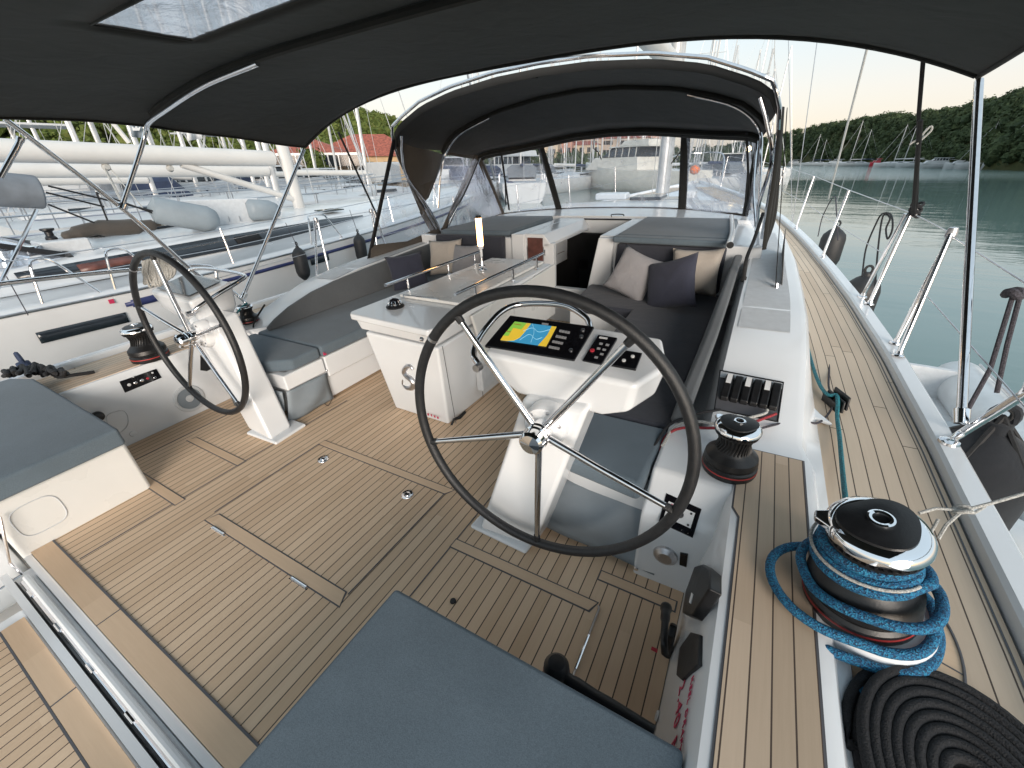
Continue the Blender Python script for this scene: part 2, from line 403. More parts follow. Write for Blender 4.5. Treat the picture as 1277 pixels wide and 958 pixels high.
# ---- coamings
CZ = [(-.9, .45), (1.70, .45), (1.76, .455), (2.38, .63), (2.45, .645), (2.8, .69), (3.9, .755), (5.2, .80), (5.6, .82)]
cys = [-.9, -.4, 0, .5, 1, 1.4, 1.64, 1.66, 1.70, 1.76, 1.82, 1.9, 2.1, 2.3, 2.38, 2.5, 2.8, 3.2, 3.6, 4, 4.5, 5, 5.6]
for s in (1, -1):
    c = MB(); rings = []
    for y in cys:
        z = interp(CZ, y); t_ = min(1, max(0, (y-1.64)/.12)); xi = 1.716+(1.640-1.716)*t_
        xo = interp(INB, y)
        k = .03*t_
        rings.append([V((s*xi, y, -.05)), V((s*(xi+.012*(1-t_)), y, .07)), V((s*(xi+.058*(1-t_)), y, z-.09)), V((s*(xi+.072-.05*t_), y, z-.025)), V((s*(xi+.088-.05*t_), y, z)), V((s*(xo-.075-k), y, z)), V((s*(xo-.045-k), y, z-.012)), V((s*(xo-.03-k*.8), y, z-.04)), V((s*(xo+.002), y, .397+max(0, y)**2*.0022)), V((s*(xo+.012), y, .375)), V((s*(xo+.0), y, -.05))])
    if s < 0: rings = [r[::-1] for r in rings]
    c.loft(rings); c.build('coaming', 'gelcoat', Y, smooth=28)
    # nonskid panels on the coaming top
    n_ = MB(); rows = []
    for k in range(13):
        y = 2.52+k*.2; rows.append([V((s*x, y, interp(CZ, y)+.003)) for x in (1.70, 1.80, interp(INB, y)-.15)][::s])
    n_.grid(rows); n_.build('nonskid_panel', 'nonskid', Y)
    # teak inlay on the aft coaming
    tk = MB(); poly = [(s*1.832, -.9), (s*2.022, -.9), (s*2.026, 1.64), (s*1.81, 1.64), (s*1.81, 1.265), (s*1.832, 1.225)]
    if s > 0:
        cl = MB(); cl.planar([(1.826, -.9), (2.028, -.9), (2.032, 1.646), (1.804, 1.646), (1.804, 1.262), (1.826, 1.222)], .4522, .004); cl.build('caulk_line', 'dark_grey', Y)
    tk.planar(poly if s > 0 else poly[::-1], .454, .004); tk.build('coaming_teak', 'teak_coaming', Y)
# ---- cockpit sole
so = MB(); so.box(-1.74, 1.74, .0, 4.0, -.12, -.006); so.build('cockpit_floor_moulding', 'gelcoat', Y)
so = MB(); so.planar([(-1.08, 0), (1.72, 0), (1.72, 4.0), (-1.72, 4.0), (-1.72, .5), (-1.08, .5)], 0, .006); so.build('cockpit_sole', 'teak_floor', Y)
mg = MB(); mg.planar([(-1.078, .0), (1.2, .0), (1.2, .078), (-1.078, .078)], .003, .006)
for k in range(len(mg.f)): mg.uv[k] = [(p[1], p[0]) for p in mg.uv[k]]
mg.build('sole_margin', 'teak_plain', Y)
cq = MB(); cq.box(-1.078, 1.2, .078, .086, -.004, .0035); cq.box(-.303, -.299, .0, .08, -.002, .0042)
cq.build('caulk_line', 'dark_grey', Y)
# hatch frames let into the sole
def board(x0, x1, y0, y1, cut0, cut1, name='hatch_board'):
    b_ = MB(); b_.planar([(x0-.006, y0-.006), (x1+.006, y0-.006), (x1+.006+cut1, y1+.006), (x0-.006+cut0, y1+.006)], .0015, .004); b_.build('caulk_line', 'dark_grey', Y)
    b_ = MB(); b_.planar([(x0, y0), (x1, y0), (x1+cut1, y1), (x0+cut0, y1)], .0035, .004)
    for k in range(len(b_.f)): b_.uv[k] = [(p[1], p[0]) for p in b_.uv[k]]
    b_.build(name, 'teak_plain', Y)
board(-.505, .515, .518, .571, .028, -.028)
board(-.515, .505, 1.226, 1.268, 0, .028)
board(.745, 1.41, .962, 1.005, -.0, .02)
board(-1.40, -.80, .855, .90, .03, 0)      # port
board(-1.45, -.78, .50, .545, 0, 0)
board(1.40, 1.70, 1.11, 1.15, 0, 0)
ln = MB()
for x in (-.519, .505):
    ln.box(x-.002, x+.002, .57, 1.226, -.001, .0032)
for x in (-.80, -1.48):
    ln.box(x-.0015, x+.0015, .1, 1.7, -.001, .0032)
ln.box(.742, .746, .1, 1.7, -.001, .0032); ln.build('caulk_line', 'dark_grey', Y)
gl_ = MB(); gl_.tube([(1.438, .995, .004), (1.445, .985, .004), (1.445, .5, .004)], .004, 6); gl_.build('hatch_gutter', 'steel_dull', Y)
hg = MB()
for x in (-.36, .27): hg.tube([(x-.05, .508, .004), (x+.05, .508, .004)], .006, 8)
hg.tube([(1.445, .74, .006), (1.445, .87, .006)], .0055, 8)
for x in (-.36, .27): hg.box(x-.06, x+.06, .50, .505, -.002, .003)
hg.build('hatch_hinge', 'steel', Y)
for (u, v) in ((403, 573), (508, 617)):
    p = at(u, v, 'z', 0); r_ = MB(); r_.lathe([(.001, .008), (.016, .0075), (.017, .004), (.029, .006), (.033, .003), (.034, 0)], p, seg=24); L = r_.build('floor_latch', 'steel', Y)
    q_ = MB(); q_.box(p.x-.012, p.x+.012, p.y-.005, p.y+.005, .0075, .0095); q_.build('latch_slot', 'hole', L)
kp = MB(); p = at(565, 750, 'z', .002); kp.lathe([(.001, .006), (.012, .005), (.013, 0)], p, seg=12); kp.build('floor_plug', 'rubber', Y)
# ---- transom slot and bathing platform
tr_ = MB(); tr_.box(-1.08, 1.4, -.125, 0, -.25, -.075).box(-1.08, 1.4, -.030, -.002, -.12, -.008).box(-1.08, 1.4, -.125, -.098, -.12, -.035)
tr_.build('transom_channel', 'gelcoat', Y)
tb = MB(); tb.tube([(-.95, -.060, -.03), (1.3, -.060, -.03)], .014, 10); tb.tube([(-.95, -.043, -.05), (1.3, -.043, -.05)], .010, 10); tb.build('hinge_tube', 'gelcoat', Y)
tb = MB(); tb.tube([(-.95, -.079, -.040), (1.3, -.079, -.040)], .006, 8)
for k in range(7): tb.tube([(-.85+.33*k, -.079, -.038), (-.79+.33*k, -.079, -.038)], .010, 10)
tb.build('hinge_rod', 'steel', Y)
bl = MB(); bl.box(-1.0, 1.3, -.097, -.093, -.08, -.05); bl.build('slot_seal', 'rubber', Y)
pf = MB(); pf.box(-.80, 1.4, -1.3, -.127, -.16, -.066); pf.build('bathing_platform', 'gelcoat', Y, bevel=.01)
pk = MB(); pk.planar([(-.72, -1.3), (1.4, -1.3), (1.4, -.135), (-.72, -.135)], -.058, .006); pk.build('platform_teak', 'teak_floor', Y)
pk = MB(); pk.planar([(-.72, -.205), (1.4, -.205), (1.4, -.135), (-.72, -.135)], -.0545, .006)
for k in range(len(pk.f)): pk.uv[k] = [(p[1], p[0]) for p in pk.uv[k]]
pk.build('platform_margin', 'teak_plain', Y)
pk = MB(); pk.planar([(-.72, -1.3), (1.4, -1.3), (1.4, -.42), (-.72, -.42)], -.0535, .006)
for k in range(len(pk.f)): pk.uv[k] = [(p[1], p[0]) for p in pk.uv[k]]
pk.build('platform_margin', 'teak_plain', Y)
pk = MB(); pk.box(-.72, 1.4, -.213, -.206, -.062, -.0545).box(-.72, 1.4, -.419, -.412, -.062, -.0535).box(-.15, -.145, -.205, -.135, -.06, -.0535).box(-.2, -.195, -.8, -.42, -.058, -.0525); pk.build('caulk_line', 'dark_grey', Y)
# ---- aft seats
for s in (-1, 1):
    xi = 1.08 if s < 0 else 1.02
    b_ = MB(); b_.prism([(s*xi, -.03, -.1), (s*1.76, -.03, -.1), (s*1.76, .515, -.1), (s*xi, .515, -.1)], (0, 0, .41)); b_.build('aft_seat_base', 'gelcoat_warm', Y, bevel=.02)
    b_ = MB(); b_.prism([(s*(xi-.0), -.9, -.25), (s*1.76, -.9, -.25), (s*1.76, -.04, -.25), (s*(xi+.06), -.04, -.25)], (0, 0, .5)); b_.build('stern_quarter', 'gelcoat', Y, bevel=.03)
# rounded hatch outline on the inner face of the port aft seat
hp = []
for k in range(40):
    a = 2*PI*k/40; c_, s_ = math.cos(a), math.sin(a)
    hp.append(V((-1.0795, .10+.085*math.copysign(abs(c_)**.6, c_), .155+.085*math.copysign(abs(s_)**.6, s_))))
h_ = MB(); h_.tube(hp, .003, 6, closed=True); h_.build('seat_locker_outline', 'nonskid', Y)
# rail with hooks on the stern quarter
k_ = MB(); k_.tube([at(0, 645, 'x', -1.05), at(12, 702, 'x', -1.03), at(28, 716, 'x', -1.02)], .006, 8); k_.tube([at(28, 716, 'x', -1.02), at(0, 735, 'x', -1.02)], .005, 8); k_.build('stern_hook_line', 'steel', Y)
# cushions (things of their own)
def cushion(name, poly, z0, z1, mat, bev=.03, ext=None, grow=0):
    c = MB(); c.prism([(x, y, z0) for x, y in poly], ext or (0, 0, z1-z0)); o = c.build(name, mat, None, bevel=bev, seg=4); return onboat(o)
k = MB(); k.loft([[V((x, y, .315+(-x-1.04)*.13)) for x, y in ((-1.035, -.9), (-2.2, -.9), (-2.2, .42), (-2.08, .49), (-1.045, .515))], [V((x, y, .42+(-x-1.04)*.09)) for x, y in ((-1.035, -.9), (-2.2, -.9), (-2.2, .42), (-2.08, .49), (-1.045, .515))]]); o = onboat(k.build('seat_cushion', 'cushion', None, bevel=.018, seg=4))
tag(o, 'blue-grey cushion with dark piped edge on the port aft helm seat at left edge', 'cushion', 'blue-grey deck cushions')
o = cushion('seat_cushion', [(.93, -.9), (.945, .50), (1.78, .50), (1.78, -.9)], .315, .425, 'cushion', .014)
tag(o, 'large blue-grey cushion on the starboard aft helm seat in the foreground', 'cushion', 'blue-grey deck cushions')
# ---- port coaming wall fittings
wp0, wn = V((-1.717, 0, 0)), V((1, 0, .16))
g_ = MB(); patch(g_, [(149, 476), (195, 460), (202, 471), (156, 490)], wp0, wn, .004, .01); EP = g_.build('engine_panel', 'black_gloss', Y, bevel=.002)
for (u, v, r, mt) in ((161, 480, .010, 'white_label'), (169, 477.5, .010, 'steel'), (177, 474.5, .011, 'steel'), (184, 472, .008, 'red'), (190, 465, .006, 'white_label'), (166, 470, .005, 'white_label'), (193, 471, .008, 'steel')):
    q = plane_at(u, v, wp0, wn, .004); k = MB(); k.lathe([(r, 0), (r, .004), (r*.7, .006), (.001, .006)], q, wn, 14); k.build('gauge', mt, EP)
q = plane_at(236, 497, wp0, wn, 0)
k = MB(); k.lathe([(.001, .012), (.02, .012), (.03, .006), (.078, .006), (.08, .012), (.095, .010), (.10, .0)], q, wn, 40); SPK = k.build('speaker', 'nonskid', Y)
k = MB(); k.lathe([(.03, .0075), (.076, .0075), (.076, .009), (.03, .009)], q, wn, 40); k.build('speaker_grille', 'grey_vinyl', SPK)
k = MB(); pr = [plane_at(u, v, wp0, wn, .002) for u, v in ((133, 520), (150, 512), (158, 516), (160, 527), (155, 536), (142, 541))]; k.tube(smoothpath(pr, 5, True), .003, 6, closed=True); k.build('locker_outline', 'nonskid', Y)
q = plane_at(166, 541, wp0, wn, 0); k = MB(); k.lathe([(.001, .008), (.018, .006), (.02, 0)], q, wn, 20); k.build('drain_cover', 'gelcoat', Y)
q = plane_at(121, 519, wp0, wn, .0); k = MB(); k.lathe([(.001, .05), (.028, .045), (.032, .02), (.03, 0)], q, wn, 20); k.build('seat_knob', 'black_plastic', Y, bevel=.004)
k = MB(); pr = [plane_at(u, v, wp0, wn, .004) for u, v in ((250, 443), (264, 460), (258, 463), (250, 462))]; k.prism(pr, -wn*.01); k.build('switch_panel', 'black_plastic', Y)
# ---- starboard coaming wall fittings
sp0, sn = V((1.717, 0, 0)), V((-1, 0, .16))
pp0, pn = V((1.65, 1.235, .355)), V((0, -.095, .125))
g_ = MB(); g_.loft([[V((x, y, z)) for y, z in ((1.205, -.02), (1.205, .255), (1.212, .32), (1.235, .355), (1.36, .45), (1.40, .4515), (1.74, .4515), (1.74, -.02))][::-1] for x in (1.515, 1.805)]); g_.build('wheel_side_locker', 'gelcoat', Y, bevel=.016, seg=4)
g_ = MB(); patch(g_, [(831, 615), (875, 635), (864, 671), (821, 651)], pp0, pn, .004, .01)
IP = g_.build('switch_panel', 'black_gloss', Y, bevel=.002)
g_ = MB(); patch(g_, [(834, 625), (867, 640), (861, 659), (828, 644)], pp0, pn, .006, .003); g_.build('panel_label', 'white_label', IP)
for (u, v, r, mt) in ((848, 642, .013, 'black_plastic'), (826, 650, .003, 'steel'), (850, 661, .003, 'steel'), (858, 665, .003, 'steel'), (838, 630, .004, 'ink'), (862, 641, .004, 'black_plastic'), (858, 655, .004, 'black_plastic'), (832, 643, .004, 'black_plastic')):
    q = plane_at(u, v, pp0, pn, .006); k = MB(); k.lathe([(r, 0), (r, .003), (r*.7, .005), (.001, .005)], q, pn, 14); k.build('panel_switch', mt, IP)
# round dark socket cover with hinged lid
sk0, skn = V((1.6, 1.205, .15)), V((0, -1, 0))
q = plane_at(830, 692, sk0, skn, .0)
k = MB(); k.lathe([(.001, .020), (.026, .022), (.038, .014), (.044, .010), (.046, 0)], q, skn, 26); SK = k.build('deck_socket', 'steel_dull', Y)
k = MB(); k.obox(q+V((-.02, .005, .004)), (0.004, 0, 0), (0, .026, -.008), (0, .004, .012)); k.build('socket_lid', 'steel_dull', SK, bevel=.004)
k = MB(); patch(k, [(848, 690), (858, 692), (856, 708), (847, 705)], sk0, skn, .006, .01); k.build('brass_latch', 'black_gloss', Y, bevel=.002)
# black winch handle pocket and hexagonal cover
k = MB(); patch(k, [(876, 703), (885, 711), (884, 734), (862, 768), (850, 764), (854, 740), (866, 706)], sp0, sn, .03, .034); HPK = k.build('handle_pocket', 'black_plastic', Y, bevel=.006)
k = MB(); patch(k, [(862, 739), (864, 741), (861, 753), (859, 751)], sp0, sn, .032, .003); k.build('pocket_mark', 'white_label', HPK)
k = MB(); patch(k, [(861, 788), (872, 791), (870, 828), (850, 848), (843, 842), (847, 808)], sp0, sn, .008, .012); k.build('hexagonal_cover', 'rubber', Y, bevel=.003)
q = plane_at(820, 893, sp0, sn, 0); k = MB(); k.lathe([(.001, .006), (.014, .005), (.016, 0)], q, sn, 20); k.build('drain_cover', 'gelcoat', Y)
# engine throttle lever
q0 = plane_at(838, 812, sp0, sn, 0)
k = MB(); k.prism([q0+V((0, a, b)) for a, b in ((-.02, -.08), (.02, -.07), (.05, .08), (.02, .11), (-.01, .09))], (-.025, 0, 0)); TH = k.build('throttle', 'black_plastic', Y, bevel=.008)
k = MB(); pts = [plane_at(u, v, sp0, sn, o_) for u, v, o_ in ((829, 815, .04), (828, 800, .055), (829, 780, .06), (830, 765, .06), (831, 755, .06))]
k.tube(smoothpath(pts, 4), [.011]*6+[.012]*4+[.016]*4+[.02]*2+[.012], 12); k.build('lever', 'black_plastic', TH)
q = plane_at(820, 812, sp0, sn, .05); k = MB(); k.lathe([(.006, 0), (.006, .02), (.001, .021)], q, (-1, 0, 0), 10); k.build('red_button', 'red', TH)
# text on the wall
def text(body, size, origin, right, up, mat, name, parent, ext=.0008, w=1.0):
    cu = bpy.data.curves.new(name, 'FONT'); cu.body = body; cu.size = size; cu.extrude = ext; cu.space_character = w
    o = bpy.data.objects.new(name, cu); COL.objects.link(o)
    r_ = V(right).normalized(); u_ = V(up); u_ = (u_-r_*u_.dot(r_)).normalized(); n = r_.cross(u_)
    M = Matrix((r_, u_, n)).transposed().to_4x4(); M.translation = V(origin); o.data.materials.append(MATS[mat])
    dg = bpy.context.evaluated_depsgraph_get(); me = bpy.data.meshes.new_from_object(o.evaluated_get(dg)); bpy.data.objects.remove(o)
    me.transform(M); o2 = bpy.data.objects.new(name, me); COL.objects.link(o2)
    if not me.materials: me.materials.append(MATS[mat])
    if parent: o2.parent = parent
    return o2
a0 = plane_at(862.5, 845, sp0, sn, .003); a1 = plane_at(848, 925, sp0, sn, .003); rt = (a1-a0)
text('KEEL DRAFT', .0285, a0, rt, sn.normalized().cross(rt.normalized()), 'ink', 'keel_draft_lettering', Y, w=1.12)
a0 = plane_at(848, 855, sp0, sn, .003); a1 = plane_at(836, 935, sp0, sn, .003); rt = (a1-a0)
text('2.40 M', .066, a0, rt, sn.normalized().cross(rt.normalized()), 'ink', 'keel_draft_lettering', Y, w=1.12)
# ---- bench seats
BZ = .36
for s in (-1, 1):
    b_ = MB(); b_.prism([(s*.92, 1.37, .02), (s*1.70, 1.37, .02), (s*1.70, 3.88, .02), (s*.92, 3.88, .02)], (0, 0, BZ-.02))
    b_.build('bench_locker', 'gelcoat', Y, bevel=.012)
    b_ = MB(); b_.prism([(s*.885, 1.345, .25), (s*1.70, 1.30, .25), (s*1.70, 1.66, .25), (s*.885, 1.66, .25)], (0, 0, BZ-.25)); b_.build('bench_lid', 'gelcoat', Y, bevel=.01)
    b_ = MB(); b_.box(*sorted((s*.888, s*1.70)), 1.675, 3.88, .20, BZ); b_.build('bench_lid', 'gelcoat', Y, bevel=.01)
# small dots (drain holes) below the cushions
k = MB()
for d_ in ((744, 609), (750, 611.5), (757, 614)):
    q = at(d_[0], d_[1], 'y', 1.345); k.lathe([(.004, 0), (.004, .003), (.001, .003)], q+V((0, 0, 0)), (0, -1, 0), 10)
for d_ in ((325, 471.5), (329, 472.5), (334, 472)):
    q = at(d_[0], d_[1], 'y', 1.33); k.lathe([(.004, 0), (.004, .003), (.001, .003)], q, (0, -1, 0), 10)
k.build('drain_hole', 'dark_grey', Y, kind=None)
# grey vinyl pockets at the bench ends
def pocket(pts, name='storage_pocket'):
    n = 10; rows = []
    A, B, C_, D = [V(p) for p in pts]      # top-left, top-right, bottom-right, bottom-left
    nr = (B-A).cross(D-A).normalized(); nr = -nr if nr.dot(CP-A) < 0 else nr
    for r in range(n+1):
        f = r/n; rows.append([(A.lerp(B, g).lerp(D.lerp(C_, g), f))+nr*(.012+.035*math.sin(PI*g)*math.sin(PI*min(1, f*1.1)*.9+.1)+.006*math.sin(9*g+5*f)) for g in (i/n for i in range(n+1))])
    k = MB(); k.grid(rows); return k.build(name, 'grey_vinyl', Y, solid=.004, smooth=80)
pocket([(.935, 1.34, .27), (1.60, 1.36, .27), (1.60, 1.22, .03), (.98, 1.26, .03)][0:4])
pocket([(-1.58, 1.30, .25), (-.91, 1.33, .25), (-.93, 1.28, .01), (-1.55, 1.27, .01)])
pocket([(-.905, 1.335, .25), (-.90, 1.66, .245), (-.915, 1.66, .02), (-.93, 1.29, .01)])
k = MB()
for u, v, y in ((805, 659, 1.30), (793, 709, 1.2)): k.lathe([(.010, 0), (.010, .003), (.006, .006), (.001, .006)], at(u, v, 'y', y), (0, -1, 0), 14)
for u, v, x in ((407.5, 462, -.895), (415.5, 497, -.905)): k.lathe([(.008, 0), (.008, .003), (.005, .006), (.001, .006)], at(u, v, 'x', x), (1, 0, 0), 14)
k.build('snap_stud', 'chrome', Y)
k = MB(); c0 = at(406, 498, 'x', -.89); k.tube(smoothpath([at(404, 503, 'z', .005), at(409, 506, 'z', .004), at(413, 500, 'z', .006), at(417, 492, 'x', -.89)], 4), .002, 6); k.build('pocket_cord', 'rope_dark', Y)
# bench cushions
G2 = 'blue-grey deck cushions'
o = cushion('seat_cushion', [(-.885, 1.43), (-1.05, 1.315), (-1.62, 1.31), (-1.66, 1.655), (-.885, 1.655)], BZ+.003, .45, 'cushion', .022)
tag(o, 'small blue-grey cushion with a clipped corner at aft end of the port bench', 'cushion', G2)
o = cushion('seat_cushion', [(-.885, 1.665), (-1.66, 1.665), (-1.62, 3.88), (-.885, 3.88)], BZ+.003, .45, 'cushion', .022)
tag(o, 'long blue-grey bench cushion between the table and the port backrest', 'cushion', G2)
o = cushion('seat_cushion', [(.93, 1.31), (1.50, 1.23), (1.52, 1.66), (.93, 1.66)], BZ+.003, .45, 'cushion', .025)
tag(o, 'square blue-grey seat cushion on the starboard bench behind the near wheel', 'cushion', G2)
o = cushion('seat_cushion', [(.93, 1.665), (1.52, 1.665), (1.53, 3.84), (.36, 3.84), (.40, 3.22), (.93, 3.2)], BZ+.003, .45, 'cushion_dark', .025)
tag(o, 'long charcoal lounge cushion on the starboard bench below the pillows', 'cushion', 'charcoal lounge cushions')
b_ = MB(); b_.prism([(.385, 3.25, .02), (.93, 3.23, .02), (.93, 3.88, .02), (.36, 3.88, .02)], (0, 0, BZ-.02)); b_.build('lounge_base', 'gelcoat', Y, bevel=.012)
# backrests
def backrest(s, mat, prof, th=.10):
    # prof: list of (y, x_bottom, x_top, z_top)
    k = MB(); rings = []
    for y, xb, xt, zt in prof:
        rings.append([V((s*xb, y, .452)), V((s*xt, y, zt)), V((s*(xt+th*.8), y, zt+.002)), V((s*(xb+th), y, .452))])
    if s > 0: rings = [r[::-1] for r in rings]
    k.loft(rings); return onboat(k.build('backrest_cushion', mat, None, bevel=.02, seg=3))
o = backrest(-1, 'backrest_grey', [(1.72, 1.57, 1.575, .475), (1.80, 1.56, 1.575, .52), (1.95, 1.56, 1.585, .575), (2.2, 1.56, 1.59, .635), (2.45, 1.56, 1.595, .665), (2.8, 1.56, 1.60, .69), (3.3, 1.56, 1.60, .72), (3.86, 1.56, 1.60, .75)], .035)
tag(o, 'long grey backrest with a rounded aft end along the port bench', 'cushion', 'grey backrests')
o = backrest(1, 'backrest_grey', [(1.70, 1.51, 1.52, .49), (1.78, 1.51, 1.53, .56), (1.95, 1.51, 1.545, .63), (2.3, 1.51, 1.56, .68), (2.8, 1.51, 1.565, .72), (3.3, 1.51, 1.565, .755), (3.84, 1.51, 1.565, .79)], .075)
tag(o, 'long grey backrest along the starboard bench beside the pillows', 'cushion', 'grey backrests')
# ---- bulkhead, hatch trough, cabin top
k = MB()
for x0, x1, z0, z1 in ((-1.75, -.36, 0, .84), (.56, 1.75, 0, .84), (-.17, -.06, 0, .80), (-.36, -.17, 0, .22), (-.06, .40, 0, .36)):
    k.box(x0, x1, 3.90 if x1 < .55 and x0 > -.4 else 3.885, 3.97, z0, z1)
k.build('bulkhead', 'gelcoat', Y, bevel=.006)
k = MB()
k.prism([(.41, 3.87, .875), (.55, 3.87, .875), (.55, 3.87, .36), (.31, 3.87, .36)], (0, .06, 0))
k.box(.40, .55, 3.93, 5.12, .70, .885); k.box(-.52, -.37, 3.86, 5.12, .40, .885)
k.prism([(-.37, 3.90, .885), (-.17, 3.90, .885), (-.10, 3.90, .80), (-.10, 3.90, .76), (-.37, 3.90, .76)], (0, 1.22, 0))
k.box(-.52, .55, 5.05, 5.15, .72, .885)
k.build('hatch_coaming', 'gelcoat', Y, bevel=.012)
k = MB(); k.box(-.345, -.175, 3.885, 3.899, .22, .85); k.build('companionway_door', 'wood_red', Y, bevel=.004)
k = MB(); k.box(-.16, -.145, 3.88, 3.90, .68, .74).box(-.16, -.145, 3.88, 3.90, .44, .50); k.build('door_hinge', 'steel', Y, bevel=.002)
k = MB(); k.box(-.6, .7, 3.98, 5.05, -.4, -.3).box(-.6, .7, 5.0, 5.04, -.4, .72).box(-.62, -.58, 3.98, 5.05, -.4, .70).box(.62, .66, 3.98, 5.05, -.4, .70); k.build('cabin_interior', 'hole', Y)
k = MB(); k.box(-.05, .1, 4.6, 4.62, .1, .5).box(.12, .3, 4.7, 4.72, .2, .55); k.build('cabin_panel', 'black_gloss', Y)
k = MB(); k.tube([at(695, 317, 'y', 3.93), at(704, 313, 'y', 3.93)], .004, 8); k.build('door_handle', 'steel', Y)
k = MB(); hq = [(-.03, 5.1, .905), (-.03, 5.1, .94), (.08, 5.1, .94), (.08, 5.1, .905)]
c0 = at(763, 271, 'z', .89); c1 = at(777, 271, 'z', .89)
k.tube(smoothpath([c0, c0+V((0, 0, .03)), c1+V((0, 0, .03)), c1], 4), .006, 8); k.build('hatch_handle', 'black_plastic', Y)
k = MB(); k.box(-.17, .40, 5.035, 5.05, .872, .888); k.build('hatch_seal', 'black_plastic', Y)
CW = [(3.9, 2.0, .845), (4.4, 1.98, .86), (5.15, 1.92, .885), (5.6, 1.86, .895), (6, 1.80, .90), (7, 1.62, .87), (8, 1.38, .80), (9, 1.05, .68), (9.7, .7, .55), (10, .5, .45)]
k = MB(); rings = []
for y, xw, z in CW[2:]:
    rings.append([V((x, y, zz)) for x, zz in ((-xw-.06, .3), (-xw, z-.22), (-xw+.12, z-.06), (-xw+.3, z-.015), (-xw*.5, z+.012), (0, z+.02), (xw*.5, z+.012), (xw-.3, z-.015), (xw-.12, z-.06), (xw, z-.22), (xw+.06, .3))][::-1])
k.loft(rings); k.build('cabin_top', 'gelcoat', Y, smooth=60)
for s in (-1, 1):
    k = MB(); k.prism([V((s*x, 3.90, z)) for x, z in ((.54, .6), (.54, .845), (1.55, .83), (1.70, .80), (1.72, .6))], (0, 1.35, .015)); k.build('cabin_top_side', 'gelcoat', Y, bevel=.012)
    k = MB(); k.prism([V((s*x, 3.93, z)) for x, z in ((.57, .85), (.57, .905), (1.48, .895), (1.50, .84))], (0, 1.10, .012)); o = onboat(k.build('sunbed_cushion', 'cushion', None, bevel=.018))
    tag(o, ('flat blue-grey sunbed pad on the cabin top %s of the hatch' % ('to port' if s < 0 else 'to starboard')), 'cushion', 'sunbed pads on the cabin top')
# upright cushions against the bulkhead
k = MB(); k.prism([(.575, 3.80, .455), (1.50, 3.80, .455), (1.50, 3.83, .84), (.60, 3.83, .84)], (0, .07, 0)); o = onboat(k.build('backrest_cushion', 'cushion_dark', None, bevel=.025))
tag(o, 'wide charcoal backrest against the bulkhead behind the starboard pillows', 'cushion', 'charcoal lounge cushions')
k = MB(); k.prism([(.565, 3.79, .85), (1.50, 3.79, .84), (1.50, 3.79, .895), (.565, 3.79, .905)], (0, .12, .0)); o = onboat(k.build('headrest_cushion', 'cushion', None, bevel=.02))
tag(o, 'thin blue-grey edge roll on top of the starboard bulkhead backrest', 'cushion')
k = MB(); k.prism([(-.60, 3.80, .455), (-1.50, 3.80, .455), (-1.50, 3.83, .86), (-.60, 3.83, .86)], (0, .07, 0)); o = onboat(k.build('backrest_cushion', 'cushion_dark', None, bevel=.025))
tag(o, 'charcoal backrest against the bulkhead at the forward end of the port bench', 'cushion', 'charcoal lounge cushions')
# pillows
def pillow(c, ax, ay, th, mat, label, w=.2, h=.2):
    c, ax, ay = V(c), V(ax).normalized(), V(ay); ay = (ay-ax*ay.dot(ax)).normalized(); n = ax.cross(ay); k = MB(); m_ = 14
    for sgn in (1, -1):
        rows = []
        for j in range(m_+1):
            b = -1+2*j/m_; row = []
            for i in range(m_+1):
                a = -1+2*i/m_; e = max(0, (1-a*a)*(1-b*b))**.45
                pin = 1-.10*(1-a*a*1.0)*abs(b)**3; pin2 = 1-.10*(1-b*b)*abs(a)**3
                p = c+ax*(w*a*pin2)+ay*(h*b*pin)+n*(sgn*th*e)+n*(.008*noise.noise(V((a*2.2+c.x*9, b*2.2, sgn*3))))
                row.append(p)
            rows.append(row if sgn > 0 else row[::-1])
        k.grid(rows)
    o = k.build('pillow', mat, None, smooth=80)
    bm = bmesh.new(); bm.from_mesh(o.data); bmesh.ops.remove_doubles(bm, verts=bm.verts, dist=.004); bm.to_mesh(o.data); bm.free()
    return tag(onboat(o), label, 'pillow', 'throw pillows')
pillow((.83, 3.58, .63), (.95, -.25, -.30), (.30, .42, .9), .07, 'pillow_grey', 'pale grey pillow leaning on the starboard bulkhead backrest', .2, .2)
pillow((1.17, 3.42, .62), (.88, -.28, .32), (-.3, .55, .85), .075, 'pillow_navy', 'navy pillow in front of the grey and beige pillows to starboard', .22, .21)
pillow((1.30, 3.68, .665), (.98, -.1, .06), (0, .4, .95), .06, 'pillow_beige', 'beige pillow tucked behind the navy pillow to starboard', .2, .19)
pillow((-1.36, 3.16, .60), (.65, .75, .05), (-.45, .2, .88), .06, 'pillow_navy', 'navy pillow on the port bench behind the table rail', .19, .19)
pillow((-1.22, 3.62, .66), (.97, .2, .05), (-.1, .35, .95), .06, 'pillow_beige', 'beige pillow at the forward end of the port bench', .2, .19)
pillow((-.92, 3.58, .62), (.97, -.1, .05), (0, .35, .95), .06, 'pillow_grey', 'pale grey pillow beside the lamp at forward end of the port bench', .2, .2)
